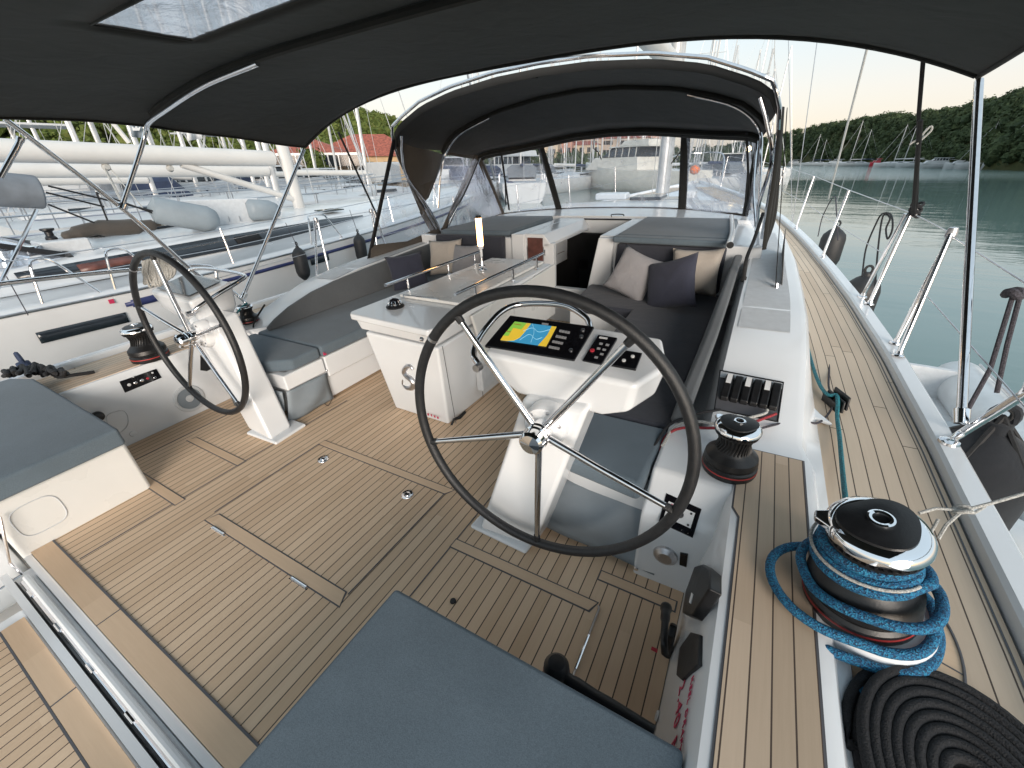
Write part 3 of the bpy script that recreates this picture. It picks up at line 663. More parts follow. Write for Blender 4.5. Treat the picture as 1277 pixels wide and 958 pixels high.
# ---- cockpit table
TB = MB()
lo = [V(p) for p in ((-.37, 1.775, .0), (.125, 1.765, .0), (.155, 3.2, 0), (-.35, 3.2, 0))]
hi = [V(p) for p in ((-.46, 1.735, .60), (.185, 1.70, .60), (.165, 3.2, .60), (-.44, 3.2, .60))]
TB.loft([lo, hi]); tbl = TB.build('cockpit_table', 'gelcoat', Y, bevel=.018)
k = MB(); k.loft([[V(p) for p in ((-.47, 1.725, .62), (.19, 1.69, .62), (.17, 3.2, .62), (-.45, 3.2, .62))], [V(p) for p in ((-.475, 1.70, .70), (.20, 1.665, .70), (.175, 3.22, .70), (-.46, 3.22, .70))]]); k.build('table_drawer_box', 'gelcoat', tbl, bevel=.012)
k = MB(); k.prism([(-.505, 1.70, .705), (-.47, 1.665, .705), (.205, 1.615, .705), (.225, 1.66, .705), (.20, 3.3, .705), (-.46, 3.3, .705), (-.50, 2.0, .705)], (0, 0, .042)); k.build('table_top', 'gelcoat', tbl, bevel=.012)
k = MB(); k.prism([(-.40, 2.05, .75), (.13, 2.03, .75), (.13, 3.28, .75), (-.40, 3.28, .75)], (0, 0, .022)); k.build('table_leaf', 'gelcoat_warm', tbl, bevel=.008)
k = MB(); k.prism([(.205, 2.15, .30), (.205, 3.30, .30), (.205, 3.30, .745), (.205, 2.02, .70)], (.022, 0, 0)); k.build('table_leaf', 'gelcoat_warm', tbl, bevel=.008)
k = MB(); k.tube([(.178, 1.78, .02), (.192, 1.74, .60)], .002, 6); k.tube([(.155, 2.15, .02), (.185, 2.12, .6)], .002, 6); k.build('door_joint', 'dark_grey', tbl)
k = MB(); k.box(.145, .20, 2.1, 2.35, .10, .50); k.build('recessed_panel', 'nonskid', tbl, bevel=.01)
q = at(525, 423, 'x', .195); k = MB(); k.lathe([(.013, 0), (.013, .01), (.008, .014), (.001, .014)], q, (1, 0, 0), 16); k.build('door_lock', 'steel', tbl)
for x in (-.455, .150):
    k = MB(); y0, y1 = (1.99, 3.2) if x < 0 else (1.97, 3.22)
    k.tube([(x, y0, .845), (x, y1, .845)], .0115, 12); R_ = k.build('table_grab_rail', 'steel', tbl)
    k = MB()
    for yy in (y0+.22, (y0+y1)/2+.1, y1-.12): k.tube([(x, yy, .75), (x, yy, .845)], .008, 10); k.lathe([(.016, 0), (.014, .006), (.001, .007)], (x, yy, .748), seg=14)
    k.build('rail_post', 'steel', R_)
k = MB(); a_, b_ = at(503, 368, 'z', .775), at(546, 373, 'z', .775)
k.tube([a_, b_], .004, 8).tube([a_, a_-V((0, 0, .03))], .004, 8).tube([b_, b_-V((0, 0, .03))], .004, 8); k.build('cup_holder_rail', 'steel', tbl)
k = MB(); q = at(538, 372, 'z', .748); k.box(q.x-.05, q.x+.03, q.y-.008, q.y+.008, .746, .7505); k.build('table_slot', 'hole', tbl)
# magnetic compass set in the table end
q = at(493, 383, 'z', .748)
k = MB(); k.lathe([(.058, 0), (.06, .008), (.05, .018), (.04, .022)], q, seg=28); cp = k.build('compass', 'black_plastic', tbl)
k = MB(); k.lathe([(.041, .018), (.037, .038), (.026, .052), (.012, .058), (.001, .06)], q, seg=28); k.build('compass_dome', 'black_gloss', cp)
k = MB(); k.tube([q+V((.043*math.cos(a), .043*math.sin(a), .03)) for a in (2*PI*i/24 for i in range(24))], .003, 6, closed=True)
for i in range(10):
    a = 2*PI*i/10; k.tube([q+V((.044*math.cos(a), .044*math.sin(a), .02)), q+V((.034*math.cos(a), .034*math.sin(a), .045))], .0016, 5)
k.build('compass_ring', 'chrome', cp)
# seahorse-like emblem on the table end
E0, EN = V((-.13, 1.745, .35)), V((.05, -1, -.1))
EN = (hi[1]-lo[1]).cross(hi[0]-lo[0]).normalized()
if EN.y > 0: EN = -EN
E0 = (lo[0]+lo[1]+hi[0]+hi[1])/4
def curve_px(pts, r, off=.006, n=6): return [plane_at(u, v, E0, EN, off) for u, v in pts], r
pts = [plane_at(u, v, E0, EN, .006) for u, v in ((515, 461), (511, 456.8), (506.5, 458.5), (504.5, 464), (508, 469), (513, 473), (516.5, 478.5), (514, 483.5), (508, 483.5), (503.2, 479), (503, 473))]
sp_ = smoothpath(pts, 5); k = MB(); k.tube(sp_, [.008+.014*math.sin(PI*min(1, i/len(sp_)*1.02)) for i in range(len(sp_))], 10, flat=1); k.build('emblem', 'steel_dull', tbl)
for i, (u, v, w_) in enumerate(((534, 517, 2.2), (538, 518, 1.6), (542, 519.5, 2.2), (546, 521, 2.2))):
    k = MB(); c_ = plane_at(u, v, E0, EN, .002); k.obox(c_, (.006*w_/2, 0, 0), (0, .0012, 0), (0, .0, .008)); k.build('red_mark', 'ink', tbl)
k = MB(); k.tube([at(580, 514, 'x', .16), at(573, 521, 'x', .17), at(566, 523, 'x', .18), at(563, 530, 'x', .17)], [.010, .012, .008, .008], 8); k.build('table_strap', 'strap_black', tbl)
q = at(391, 446, 'x', -.885); k = MB(); k.obox(at(405, 441, 'x', -.886), (.001, 0, 0), (0, .012, 0), (0, 0, .012)); k.build('red_emblem', 'ink', Y)
# ---- lamp clamped to the table
lp = at(602, 337, 'z', .775)
L = tag(onboat(empty('table_lamp', lp)), 'lit tubular lamp glowing warm yellow, clamped to the cockpit table', 'lamp')
def loc(mb, name, mat, parent, **k):
    o = mb.build(name, mat, None, **k); o.data.transform(Matrix.Translation(-parent.location)); o.parent = parent; return o
k = MB(); k.lathe([(.034, 0), (.034, .008), (.02, .014), (.012, .03), (.011, .11)], lp, seg=20); k.tube([lp+V((-.03, 0, .03)), lp+V((.03, 0, .03))], .012, 12); loc(k, 'lamp_clamp', 'steel', L)
k = MB(); k.lathe([(.011, .10), (.011, .165), (.020, .17), (.021, .19)], lp, seg=20); loc(k, 'lamp_holder', 'gelcoat', L)
k = MB(); k.lathe([(.021, .19), (.023, .20), (.023, .40), (.018, .41), (.001, .412)], lp, seg=24); loc(k, 'lamp_tube', 'lit_lamp', L)
k = MB(); k.lathe([(.0236, .398), (.0236, .408), (.019, .416), (.001, .418)], lp, seg=24); loc(k, 'lamp_cap', 'black_plastic', L)
# ---- helms
def ring(c, r, n, u=V((1, 0, 0)), w=V((0, 0, 1))): return [c+(u*math.cos(2*PI*i/n)+w*math.sin(2*PI*i/n))*r for i in range(n)]
def helm(s):
    c = V((1.165, 1.045, .70)) if s > 0 else V((-1.19, 1.04, .703))
    nrm = V((.05, -1, .055) if s > 0 else (.017, -1, .02)).normalized()
    w_ = nrm.cross(V((1, 0, 0))).normalized(); w_ = -w_ if w_.z < 0 else w_; u_ = V((1, 0, 0)); u_ = (u_-nrm*u_.dot(nrm)).normalized()
    WH = empty('steering_wheel', (0, 0, 0)); WH.parent = Y
    k = MB(); k.tube(ring(c, .506, 96, u_, w_), .0185, 16, closed=True); k.build('rim', 'leather', WH)
    for j in range(5):
        a = math.radians((-90 if s > 0 else -54)+72*j); d = u_*math.cos(a)+w_*math.sin(a); tn = -u_*math.sin(a)+w_*math.cos(a)
        k = MB(); k.tube([c+d*.03-nrm*.02, c+d*.25-nrm*.008, c+d*.492], [.0135, .0125, .0105], 12); k.build('spoke', 'steel', WH)
        k = MB(); k.tube([c+d*.468, c+d*.50], [.013, .015], 10); k.build('spoke_socket', 'leather', WH)
    k = MB(); k.lathe([(.04, -.06), (.045, -.02), (.045, -.012), (.040, -.008), (.040, .0), (.046, .004), (.046, .012), (.041, .016), (.041, .024), (.045, .028), (.044, .052), (.035, .062), (.001, .066)], c, nrm, 36); k.build('hub', 'chrome', WH)
    a = math.radians(143 if s > 0 else 128); d = u_*math.cos(a)+w_*math.sin(a)
    q = c+d*.506; tn = (-u_*math.sin(a)+w_*math.cos(a)); k = MB(); k.tube([q-tn*.006, q+tn*.006], .0198, 16); k.build('rim_band', 'steel_dull', WH)
    # pedestal
    PD = empty('helm_pedestal', (0, 0, 0)); PD.parent = Y
    def mp(l): return [V((s*x, y, z)) for x, y, z in l]
    b0, b1, t0, t1 = at(597, 660, 'z', .02), at(664, 684, 'z', .02), at(651, 497, 'y', 1.17), at(733, 512, 'y', 1.15)
    r0 = mp([b0, b1, b1+V((.01, .16, 0)), b0+V((.02, .17, 0))]); r1 = mp([t0, t1, t1+V((.01, .20, .03)), t0+V((.01, .20, .03))])
    if s < 0: r1 = [V((-1.345, 1.13, .78)), V((-1.085, 1.16, .77)), V((-1.08, 1.32, .80)), V((-1.34, 1.30, .80))][::-1]; r1 = [r1[3], r1[2], r1[1], r1[0]]; r0 = [r0[1], r0[0], r0[3], r0[2]]
    if s < 0: r1 = [V((-1.345, 1.13, .78)), V((-1.085, 1.16, .77)), V((-1.08, 1.32, .80)), V((-1.34, 1.30, .80))]
    mid = [a_.lerp(b_, .55) for a_, b_ in zip(r0, r1)]
    k = MB(); k.loft([r0, mid, r1]); k.build('column', 'gelcoat', PD, bevel=.022, seg=4)
    f0 = mp([(.765, 1.09, .0), (1.075, 1.075, .0), (1.10, 1.32, 0), (.78, 1.33, 0)]); f0 = f0 if s > 0 else f0[::-1]
    k = MB(); k.prism(f0, (0, 0, .024)); k.build('foot', 'gelcoat', PD, bevel=.02, seg=4)
    k = MB(); k.lathe([(.001, 0), (.075, 0), (.078, -.006), (.085, -.016), (.085, -.06)], c-nrm*.06+V((0, 0, 0)), nrm, 36); FL = k.build('shaft_flange', 'gelcoat', PD)
    k = MB()
    for j in range(6):
        a = 2*PI*j/6+.3; k.lathe([(.006, .0), (.006, .003), (.001, .004)], c-nrm*.059+(u_*math.cos(a)+w_*math.sin(a))*.064, nrm, 10)
    k.build('flange_bolt', 'steel_dull', PD)
    k = MB(); k.lathe([(.022, 0), (.022, -.08)], c-nrm*.05, nrm, 20); k.build('wheel_shaft', 'steel', PD)
    # console
    top = mp([(.865, 1.19, .905), (1.46, 1.165, .905), (1.53, 1.30, .93), (1.475, 1.47, .955), (.86, 1.47, .97)])
    bot = mp([(.93, 1.20, .80), (1.44, 1.18, .79), (1.50, 1.30, .81), (1.44, 1.46, .80), (.93, 1.46, .80)])
    low = mp([(1.0, 1.21, .74), (1.34, 1.2, .74), (1.36, 1.30, .74), (1.34, 1.42, .74), (1.0, 1.42, .74)])
    if s < 0:
        top = [V(p) for p in ((-1.82, 1.17, .905), (-1.21, 1.13, .905), (-1.20, 1.30, .93), (-1.25, 1.43, .95), (-1.84, 1.45, .965))]
        bot = [V(p) for p in ((-1.76, 1.18, .80), (-1.23, 1.15, .79), (-1.22, 1.30, .80), (-1.27, 1.42, .80), (-1.76, 1.43, .80))]
        low = [V(p) for p in ((-1.60, 1.20, .73), (-1.25, 1.17, .73), (-1.24, 1.28, .73), (-1.29, 1.38, .73), (-1.60, 1.38, .73))]
    k = MB(); k.loft([low, bot, top]); k.build('console', 'gelcoat', PD, bevel=.02, seg=4)
    k = MB(); g = mp([(.84, 1.20, .84), (.80, 1.22, .88), (.80, 1.30, .94), (.81, 1.44, .985), (.87, 1.52, 1.0), (1.05, 1.535, 1.01), (1.16, 1.51, .98), (1.19, 1.49, .94)])
    if s < 0: g = [V(p) for p in ((-1.20, 1.12, .84), (-1.165, 1.15, .87), (-1.15, 1.28, .92), (-1.18, 1.44, .955), (-1.26, 1.52, .97), (-1.6, 1.52, .985), (-1.86, 1.50, .975), (-1.9, 1.44, .95))]
    k.tube(smoothpath(g, 6), .0125, 12); GR = k.build('console_grab_rail', 'steel', PD)
    k = MB(); e_ = mp([(.84, 1.20, .84)])[0] if s > 0 else g[0]; k.tube([e_+V((0, -.03, 0)), e_+V((0, .0, 0))], .016, 14); k.build('rail_end', 'steel_dull', GR)
    return WH, PD
WS, PS = helm(1); WP, PP = helm(-1)
C0 = V((.865, 1.19, .905)); CN = (V((1.46, 1.165, .905))-C0).cross(V((.86, 1.47, .97))-C0).normalized()
k = MB(); patch(k, [(636, 393), (741, 407), (716, 449), (604, 431)], C0, CN, .006, .012); CPL = k.build('chart_plotter', 'black_gloss', PS, bevel=.004)
def scr(name, mat, pix, off, th=.0012): k = MB(); patch(k, pix, C0, CN, off, th); return k.build(name, mat, PS, smooth=0)
scr('chart_screen', 'screen_blue', [(642, 401), (694, 407.5), (681, 432), (624, 424)], .0085)
scr('chart_land', 'screen_green', [(642, 401), (657, 403), (650, 411), (640, 409), (634, 419), (627.5, 418.5)], .0092)
scr('chart_land', 'screen_yellow', [(657, 403), (662, 403.5), (655, 413), (648, 421), (641, 424.5), (632, 425), (624, 424), (627.5, 418.5), (634, 419), (640, 409), (650, 411)], .0098)
scr('chart_land', 'screen_yellow', [(688, 406.8), (694, 407.5), (681, 432), (671, 430.7), (678, 423), (683, 417)], .0094)
for a_ in (((652, 413), (664, 409), (672, 414), (686, 411)), ((648, 424), (660, 417), (668, 423), (676, 421)), ((664, 404), (666, 414), (662, 427))):
    k = MB(); k.tube(smoothpath([plane_at(u, v, C0, CN, .0095) for u, v in a_], 5), .0009, 5); k.build('chart_contour', 'screen_pale', PS)
for a_ in (((641, 404), (650, 405.5)), ((631, 413), (637, 414))):
    k = MB(); k.tube([plane_at(u, v, C0, CN, .0105) for u, v in a_], .0012, 5); k.build('chart_mark', 'red_line', PS)
k = MB()
for r in range(4):
    for c_ in range(4):
        f, g = c_/3, r/3; u = 698+f*10-g*13+0*r; v = 411+f*2+g*20
        patch(k, [(u, v), (u+3, v+.5), (u+2, v+3), (u-1, v+2.4)], C0, CN, .0085, .002)
k.build('plotter_button', 'button_grey', PS, smooth=0)
k = MB()
for u, v in ((727, 412), (725, 420), (712, 437)): k.lathe([(.008, 0), (.008, .004), (.001, .005)], plane_at(u, v, C0, CN, .006), CN, 16)
k.build('plotter_knob', 'steel_dull', PS)
scr('maker_plate', 'button_grey', [(676, 402.5), (684, 403.5), (683.5, 405.5), (675.5, 404.5)], .008)
k = MB(); patch(k, [(746, 417), (770, 421), (750, 454), (726, 449)], C0, CN, .005, .012); k.build('autopilot_panel', 'black_gloss', PS, bevel=.003)
k = MB(); k.lathe([(.0085, 0), (.0085, .004), (.001, .006)], plane_at(738.5, 437.5, C0, CN, .005), CN, 18); k.build('red_button', 'red', PS)
k = MB()
for u, v in ((748, 427), (756, 428.5), (745, 433), (752, 434.5), (749, 440), (742, 444)):
    patch(k, [(u, v), (u+4, v+.8), (u+3, v+3), (u-1, v+2.2)], C0, CN, .0065, .002)
k.build('autopilot_button', 'button_grey', PS, smooth=0)
scr('maker_plate', 'white_label', [(748, 419.5), (758, 421.2), (757, 423), (747, 421.4)], .0062)
k = MB(); patch(k, [(777, 436), (801, 440), (793, 460), (761, 455)], C0, CN, .005, .012); k.build('thruster_panel', 'black_gloss', PS, bevel=.003)
k = MB()
for u, v in ((773, 442.5), (789, 445), (778, 450)): k.lathe([(.0065, 0), (.0065, .004), (.001, .005)], plane_at(u, v, C0, CN, .005), CN, 16)
k.build('white_button', 'white_label', PS)
# port console: bare instrument glass
P0 = V((-.865, 1.19, .905)); PN = (V((-.86, 1.47, .97))-P0).cross(V((-1.46, 1.165, .905))-P0).normalized(); PN = -PN if PN.z < 0 else PN
k = MB()
k.prism([V((-1.29, 1.17, .917)), V((-1.76, 1.20, .919)), V((-1.78, 1.41, .962)), V((-1.31, 1.39, .952))], (0, 0, .004)); k.build('instrument_glass', 'dark_window', PP, bevel=.002)
# ---- winches
def winch(loc_, r, h, tilt=0, name='winch', base_col='black_plastic'):
    Wn = empty(name, loc_); Wn.parent = Y
    k = MB(); k.lathe([(r*1.08, 0), (r*1.12, .01), (r*1.12, h*.16), (r*1.05, h*.19), (r*1.05, h*.21), (r*1.10, h*.24), (r*1.06, h*.34), (r*.86, h*.42), (r*.66, h*.50), (r*.60, h*.60), (r*.62, h*.70), (r*.74, h*.78)], (0, 0, 0), seg=48); k.build('drum', 'black_plastic', Wn)
    k = MB(); k.lathe([(r*1.125, h*.10), (r*1.13, h*.105), (r*1.13, h*.12), (r*1.125, h*.125)], (0, 0, 0), seg=48); k.build('red_band', 'red_line', Wn)
    k = MB()
    for j in range(30):
        a = 2*PI*j/30; d = V((math.cos(a), math.sin(a), 0)); d2 = V((math.cos(a+.22), math.sin(a+.22), 0))
        k.tube([d*r*.70+V((0, 0, h*.47)), d2*r*.605+V((0, 0, h*.62)), d2*r*.70+V((0, 0, h*.76))], .004, 5)
    k.build('drum_ribs', 'black_plastic', Wn)
    k = MB(); prof = [(r*.74, h*.78), (r*.86, h*.79), (r*.88, h*.82), (r*.80, h*.83), (r*.80, h*.85), (r*.90, h*.86)]; k.lathe(prof, seg=48)
    for j in range(40):
        a = 2*PI*j/40; k.obox(V((math.cos(a), math.sin(a), 0))*r*.84+V((0, 0, h*.84)), V((math.cos(a), math.sin(a), 0))*r*.05, V((-math.sin(a), math.cos(a), 0))*.0025, (0, 0, h*.012))
    k.build('jaw_ring', 'black_plastic', Wn)
    k = MB(); k.lathe([(r*.88, h*.86), (r*.93, h*.875), (r*.92, h*.91), (r*.84, h*.955), (r*.72, h*.975), (r*.60, h*.98)], seg=56)
    k.build('chrome_top', 'chrome', Wn)
    a = 2.6; d = V((math.cos(a), math.sin(a), 0)); e = V((-math.sin(a), math.cos(a), 0))
    k = MB(); k.prism([d*r*.75-e*r*.28+V((0, 0, h*.87)), d*r*1.10-e*r*.16+V((0, 0, h*.87)), d*r*1.12+e*r*.05+V((0, 0, h*.87)), d*r*.78+e*r*.34+V((0, 0, h*.87))], (0, 0, h*.07)); k.build('feeder_arm', 'chrome', Wn, bevel=.006)
    k = MB(); pr = []
    for j in range(48):
        t_ = 2*PI*j/48; rad = r*(.70+.05*math.sin(t_*2+1.2)+.05*math.sin(t_*3)); pr.append(V((rad*math.cos(t_), rad*math.sin(t_), 0)))
    k.loft([[p+V((0, 0, h*.955)) for p in pr], [p*.98+V((0, 0, h*.995)) for p in pr], [p*.55+V((0, 0, h*1.02)) for p in pr]]); k.build('cap', 'black_plastic', Wn, smooth=60)
    k = MB(); k.lathe([(r*.24, h*1.0), (r*.24, h*1.035), (r*.20, h*1.04), (r*.15, h*1.035), (r*.14, h*1.0)], seg=24); S_ = k.build('handle_socket', 'chrome', Wn)
    k = MB(); k.lathe([(r*.14, h*1.02), (.001, h*1.02)], seg=16); k.build('socket_hole', 'hole', Wn)
    return Wn
winch((1.775, 1.475, .452), .086, .215)
winch((-1.89, 1.03, .452), .10, .245)
k = MB(); k.lathe([(.15, -.06), (.145, .045), (.14, .055), (.001, .058)], (2.15, 1.035, .405), (-.15, 0, 1), seg=40); k.build('winch_plinth', 'gelcoat', Y)
big = winch((2.125, 1.035, .455), .110, .315); big.rotation_euler = (math.radians(1), math.radians(-10), math.radians(30))
# small winch hidden by the port backrest
winch((-1.93, 1.78, .46), .07, .15)
# ---- starboard clutch recess
rs0 = V((1.8, 1.76, .455)); rsn = V((0, -(.63-.455), .62)).normalized()
def rp(u, v, off=0.0): return plane_at(u, v, rs0, rsn, off)
quad = [(898, 462), (977, 477), (970, 526), (891, 510)]
k = MB(); patch(k, quad, rs0, rsn, .003, .004); k.build('clutch_recess', 'dark_grey', Y)
k = MB(); fr_ = [rp(u, v, .004) for u, v in quad]; k.tube(fr_, .004, 6, closed=True); k.build('recess_frame', 'black_plastic', Y)
k = MB(); patch(k, [(899, 463), (976, 478), (975, 485), (898, 470)], rs0, rsn, .006, .004); k.build('recess_back', 'nonskid', Y)
bz = ((rp(898, 475)+rp(976, 490))/2)
ex = (rp(977, 477)-rp(898, 462)).normalized(); ey = rsn.cross(ex)
for j in range(6):
    f = (j+.5)/6; a = rp(901+71*f, 482+13.5*f, .0); g = .008*(j % 2)
    k = MB(); up = rsn
    k.prism([a+ey*.075-ex*.017, a+ey*.075-ex*.017+up*.02, a+ey*.05-ex*.017+up*.042, a-ey*.02-ex*.017+up*.040, a-ey*.05-ex*.017+up*.03, a-ey*.09-ex*.017+up*.022, a-ey*.10-ex*.017], ex*.034)
    o = k.build('rope_clutch', 'black_plastic', Y, bevel=.006)
    if j in (0, 2, 4):
        k = MB(); k.prism([a+ey*.048-ex*.011+up*.045, a+ey*.048+ex*.011+up*.045, a-ey*.015+ex*.011+up*.0435, a-ey*.015-ex*.011+up*.0435], up*.0015); k.build('clutch_label', 'white_label', o, smooth=0)
def blob(name, mat, parent, pts, r, seg=10): k = MB(); k.tube(smoothpath(pts, 5), r, seg); return k.build(name, mat, parent)
def rope(label, mat, pts, r, group=None, n=6, closed=False, smooth=True):
    k = MB(); k.tube(smoothpath(pts, n, closed) if smooth else pts, r, 10, closed=closed); return tag(onboat(k.build('rope', mat, None)), label, 'rope', group)
rope('red rope leading from the clutches round the small starboard winch', 'rope_red', [rp(968, 516, .02), rp(955, 521, .02), at(930, 530, 'z', .50), at(905, 533, 'z', .52), at(880, 534, 'z', .52), at(858, 533, 'z', .50), at(838, 538, 'z', .47), at(826, 552, 'z', .44), at(822, 580, 'z', .42)], .006)
rope('black cord leading from the near wheel side to the rope clutches', 'rope_black', [at(812, 562, 'z', .44), at(835, 530, 'z', .47), at(870, 516, 'z', .50), rp(898, 511, .02)], .006)
rope('white rope with red flecks lying beside the small starboard winch', 'rope_grey', [at(826, 556, 'z', .45), at(842, 532, 'z', .475), at(870, 526, 'z', .50), at(900, 528, 'z', .5), rp(950, 517, .03), rp(957, 511, .03)], .0065)
# ---- fairlead block on the side deck, and ropes
bk = at(1040, 505, 'z', .40)
B_ = tag(onboat(empty('pulley_block', bk)), 'black double pulley block on the starboard side deck with the teal rope through it', 'pulley')
dv = (at(1060, 524, 'z', .40)-at(1018, 488, 'z', .40)).normalized(); pv = V((0, 0, 1)).cross(dv)
for j, (o_, w_) in enumerate(((-.022, .11), (.0, .12), (.022, .105))):
    k = MB(); k.obox(bk+pv*o_+V((0, 0, -.0+.018*j)), dv*w_*.55, pv*.006, (0, .010, .032)); loc(k, 'cheek_plate', 'black_plastic', B_, bevel=.008)
k = MB(); k.lathe([(.03, -.014), (.022, -.008), (.022, .008), (.03, .014)], bk+dv*.02+V((0, 0, .01)), pv, 20); k.lathe([(.03, -.014), (.022, -.008), (.022, .008), (.03, .014)], bk-dv*.04+V((0, 0, .01)), pv, 20); loc(k, 'sheave', 'black_plastic', B_)
k = MB(); k.prism([at(1003, 500, 'z', 0.400), at(1022, 520, 'z', 0.400), at(1038, 533, 'z', 0.400), at(1014, 525, 'z', 0.400), at(1001, 515, 'z', 0.400)], (0, 0, .02)); k.build('track_end', 'gelcoat', Y, bevel=.008)
rope('teal rope running aft along the cabin side and through the pulley to the big winch', 'rope_teal', [at(988, 345, 'z', .41), at(994, 372, 'z', 0.430), at(1000, 400, 'z', 0.410), at(1009, 440, 'z', 0.410), at(1020, 475, 'z', 0.420), at(1032, 492, 'z', 0.440), bk+V((0, 0, .05)), at(1044, 520, 'z', .42), at(1047, 545, 'z', .42), at(1050, 580, 'z', .44), at(1054, 620, 'z', .50), at(1058, 650, 'z', .55)], .0085)
rope('thin dark control line lying loosely on the starboard teak side deck', 'rope_dark', [at(982, 330, 'z', .42), at(990, 345, 'z', 0.430), at(1001, 370, 'z', 0.400), at(1018, 395, 'z', 0.395), at(1031, 418, 'z', 0.395), at(1034, 440, 'z', 0.395), at(1034, 462, 'z', 0.400), at(1034, 485, 'z', 0.420), bk+V((.01, .02, .03))], .005)
rope('dark cord knotted between the pulley block and the small winch', 'rope_dark', [bk, at(1030, 520, 'z', .41), at(1018, 528, 'z', .42), at(1000, 525, 'z', .455), at(975, 528, 'z', .475), at(950, 534, 'z', .485), at(925, 540, 'z', .49)], .005)
k = MB(); q = at(1001, 525, 'z', .458)
k.tube([q+V((.012*math.cos(a), .008*math.sin(a), .008*math.sin(a*1.5))) for a in (2*PI*i/14 for i in range(14))], .0065, 8, closed=True); tag(onboat(k.build('rope_knot', 'rope_dark')), 'small overhand knot in the dark cord beside the recess', 'knot')
# blue rope wound round the big winch
wc = V((2.125, 1.035, .455)); WT = Matrix.Rotation(math.radians(-10), 3, 'Y'); rr = random.Random(3)
def wrap(a0, a1, r0, r1, z0, z1, n=90, wob=.0, ecc=0, ea=0, ez=0):
    out = []
    for i in range(n+1):
        f = i/n; a = a0+(a1-a0)*f; r = r0+(r1-r0)*f+wob*math.sin(5*a)+ecc*max(0, math.cos(a-ea))**2
        out.append(wc+WT@V((r*math.cos(a), r*math.sin(a), z0+(z1-z0)*f+wob*.6*math.sin(3*a+1)+ez*max(0, math.cos(a-ea)))))
    return out
pts = wrap(1.9, 1.9+2*PI*2.6, .088, .104, .215, .150)
pts += wrap(1.9+2*PI*2.65, 1.9+2*PI*4.05, .115, .150, .135, .055, 60, .003, .02, 5.3, .03)
pts += wrap(1.9+2*PI*4.1, 1.9+2*PI*5.0, .145, .158, .03, .0, 50, .003, .055, 3.3, .03)
pts += wrap(1.9+2*PI*5.02, 1.9+2*PI*5.75, .160, .165, -.01, -.045, 40, .003, .06, 3.3, .03)
tail = [at(1125, 818, 'z', .39), at(1100, 838, 'z', .40), at(1083, 855, 'z', .40), at(1070, 866, 'z', .41)]
k = MB(); P_ = pts[::1]+smoothpath([pts[-1]]+tail, 6)[1:]; k.tube(P_, .0125, 12); 
tag(onboat(k.build('rope', 'rope_blue', None, smooth=60)), 'thick blue rope wound many times round the big winch, its end lying on the deck', 'rope')
k = MB(); k.tube(wrap(2.3, 5.6, .112, .114, .20, .175, 40), .004, 8); k.tube([at(1170, 648, 'z', .6), at(1146, 690, 'z', .55)], .004, 8); tag(onboat(k.build('rope', 'rope_grey', None)), 'thin white line passed once round the blue rope on the big winch', 'rope')
q1 = at(1200, 637, 'z', .62)
rope('thin grey line tied across the starboard bulwark to the dark fender', 'rope_grey', [at(1146, 640, 'z', .60), at(1168, 634, 'z', .61), q1, at(1235, 628, 'z', .64), at(1290, 612, 'z', .68)], .0045, smooth=False)
k = MB(); k.tube([q1+V((.018*math.cos(a), .012*math.sin(a), .01*math.sin(a*1.5))) for a in (2*PI*i/14 for i in range(14))], .006, 8, closed=True); k.tube([q1, at(1215, 640, 'z', .6), at(1228, 632, 'z', .6)], .004, 6); k.tube([q1, at(1180, 655, 'z', .6), at(1170, 672, 'z', .57)], .0045, 6); tag(onboat(k.build('rope_knot', 'rope_grey')), 'grey bow knot in the thin line over the starboard bulwark', 'knot')
# black coiled mooring rope
cc = at(1205, 948, 'z', .35); pts = []
axx = (at(1277, 900, 'z', .35)-at(1085, 885, 'z', .35)).normalized()
cc = V((2.275, .68, .398))
for layer in range(2):
    n = 330
    for i in range(n+1):
        a = 2*PI*7.5*i/n*(1 if layer == 0 else 1); f = i/n; f = f if layer == 0 else 1-f
        r = .045+.15*f if layer == 0 else .045+.135*f
        pts.append(cc+V((r*math.cos(a)*1.0, r*math.sin(a)*1.35, .012+.024*layer+.002*math.sin(a*3))))
k = MB(); k.tube(pts, .0118, 8); tag(onboat(k.build('rope_coil', 'rope_black', None, smooth=60)), 'flat spiral coil of thick black rope on the aft starboard side deck', 'rope')
# ropes at the port side
k = MB(); c_ = at(285, 403, 'x', -1.9); pts = [c_+V((.07*math.cos(a)*math.cos(a*.13), .05*math.sin(a*.7), .075*math.sin(a)+.01*math.sin(a*3))) for a in (i*.25 for i in range(200))]
k.tube(pts, .0085, 7); k.tube(smoothpath([c_, at(300, 385, 'x', -1.9), at(308, 378, 'x', -1.9)], 4), .008, 7); tag(onboat(k.build('rope_coil', 'rope_teal', None, smooth=60)), 'tangled coil of blue rope behind the port wheel', 'rope')
k = MB(); c_ = at(200, 350, 'x', -1.45)
for j in range(16):
    a = at(178+1.9*j+random.uniform(-1, 1), 322+abs(j-6)*.7, 'x', -1.62+.004*j); b = at(180+2.2*j, 360-abs(j-5)*1.0-random.uniform(0, 8), 'x', -1.62+.004*j)
    k.tube(smoothpath([a, a.lerp(b, .5)+V((.0, random.uniform(-.02, .02), 0)), b, b+V((0, .02, .01)), a.lerp(b, .5)+V((.02, .03, 0)), a+V((0, .02, 0))], 4), .0075, 7)
tag(onboat(k.build('rope_coil', 'rope_grey', None, smooth=60)), 'hanging coil of pale rope seen through the top of the port wheel', 'rope')
k = MB(); pts = []
for i in range(70):
    f = i/69; u = 5+f*78; pts.append(at(u+4*math.sin(i*1.9), 466-10*math.sin(f*PI)*(.5+.5*math.sin(i*2.3))+3*math.cos(i*1.3), 'z', .50+.03*math.sin(i*1.1)))
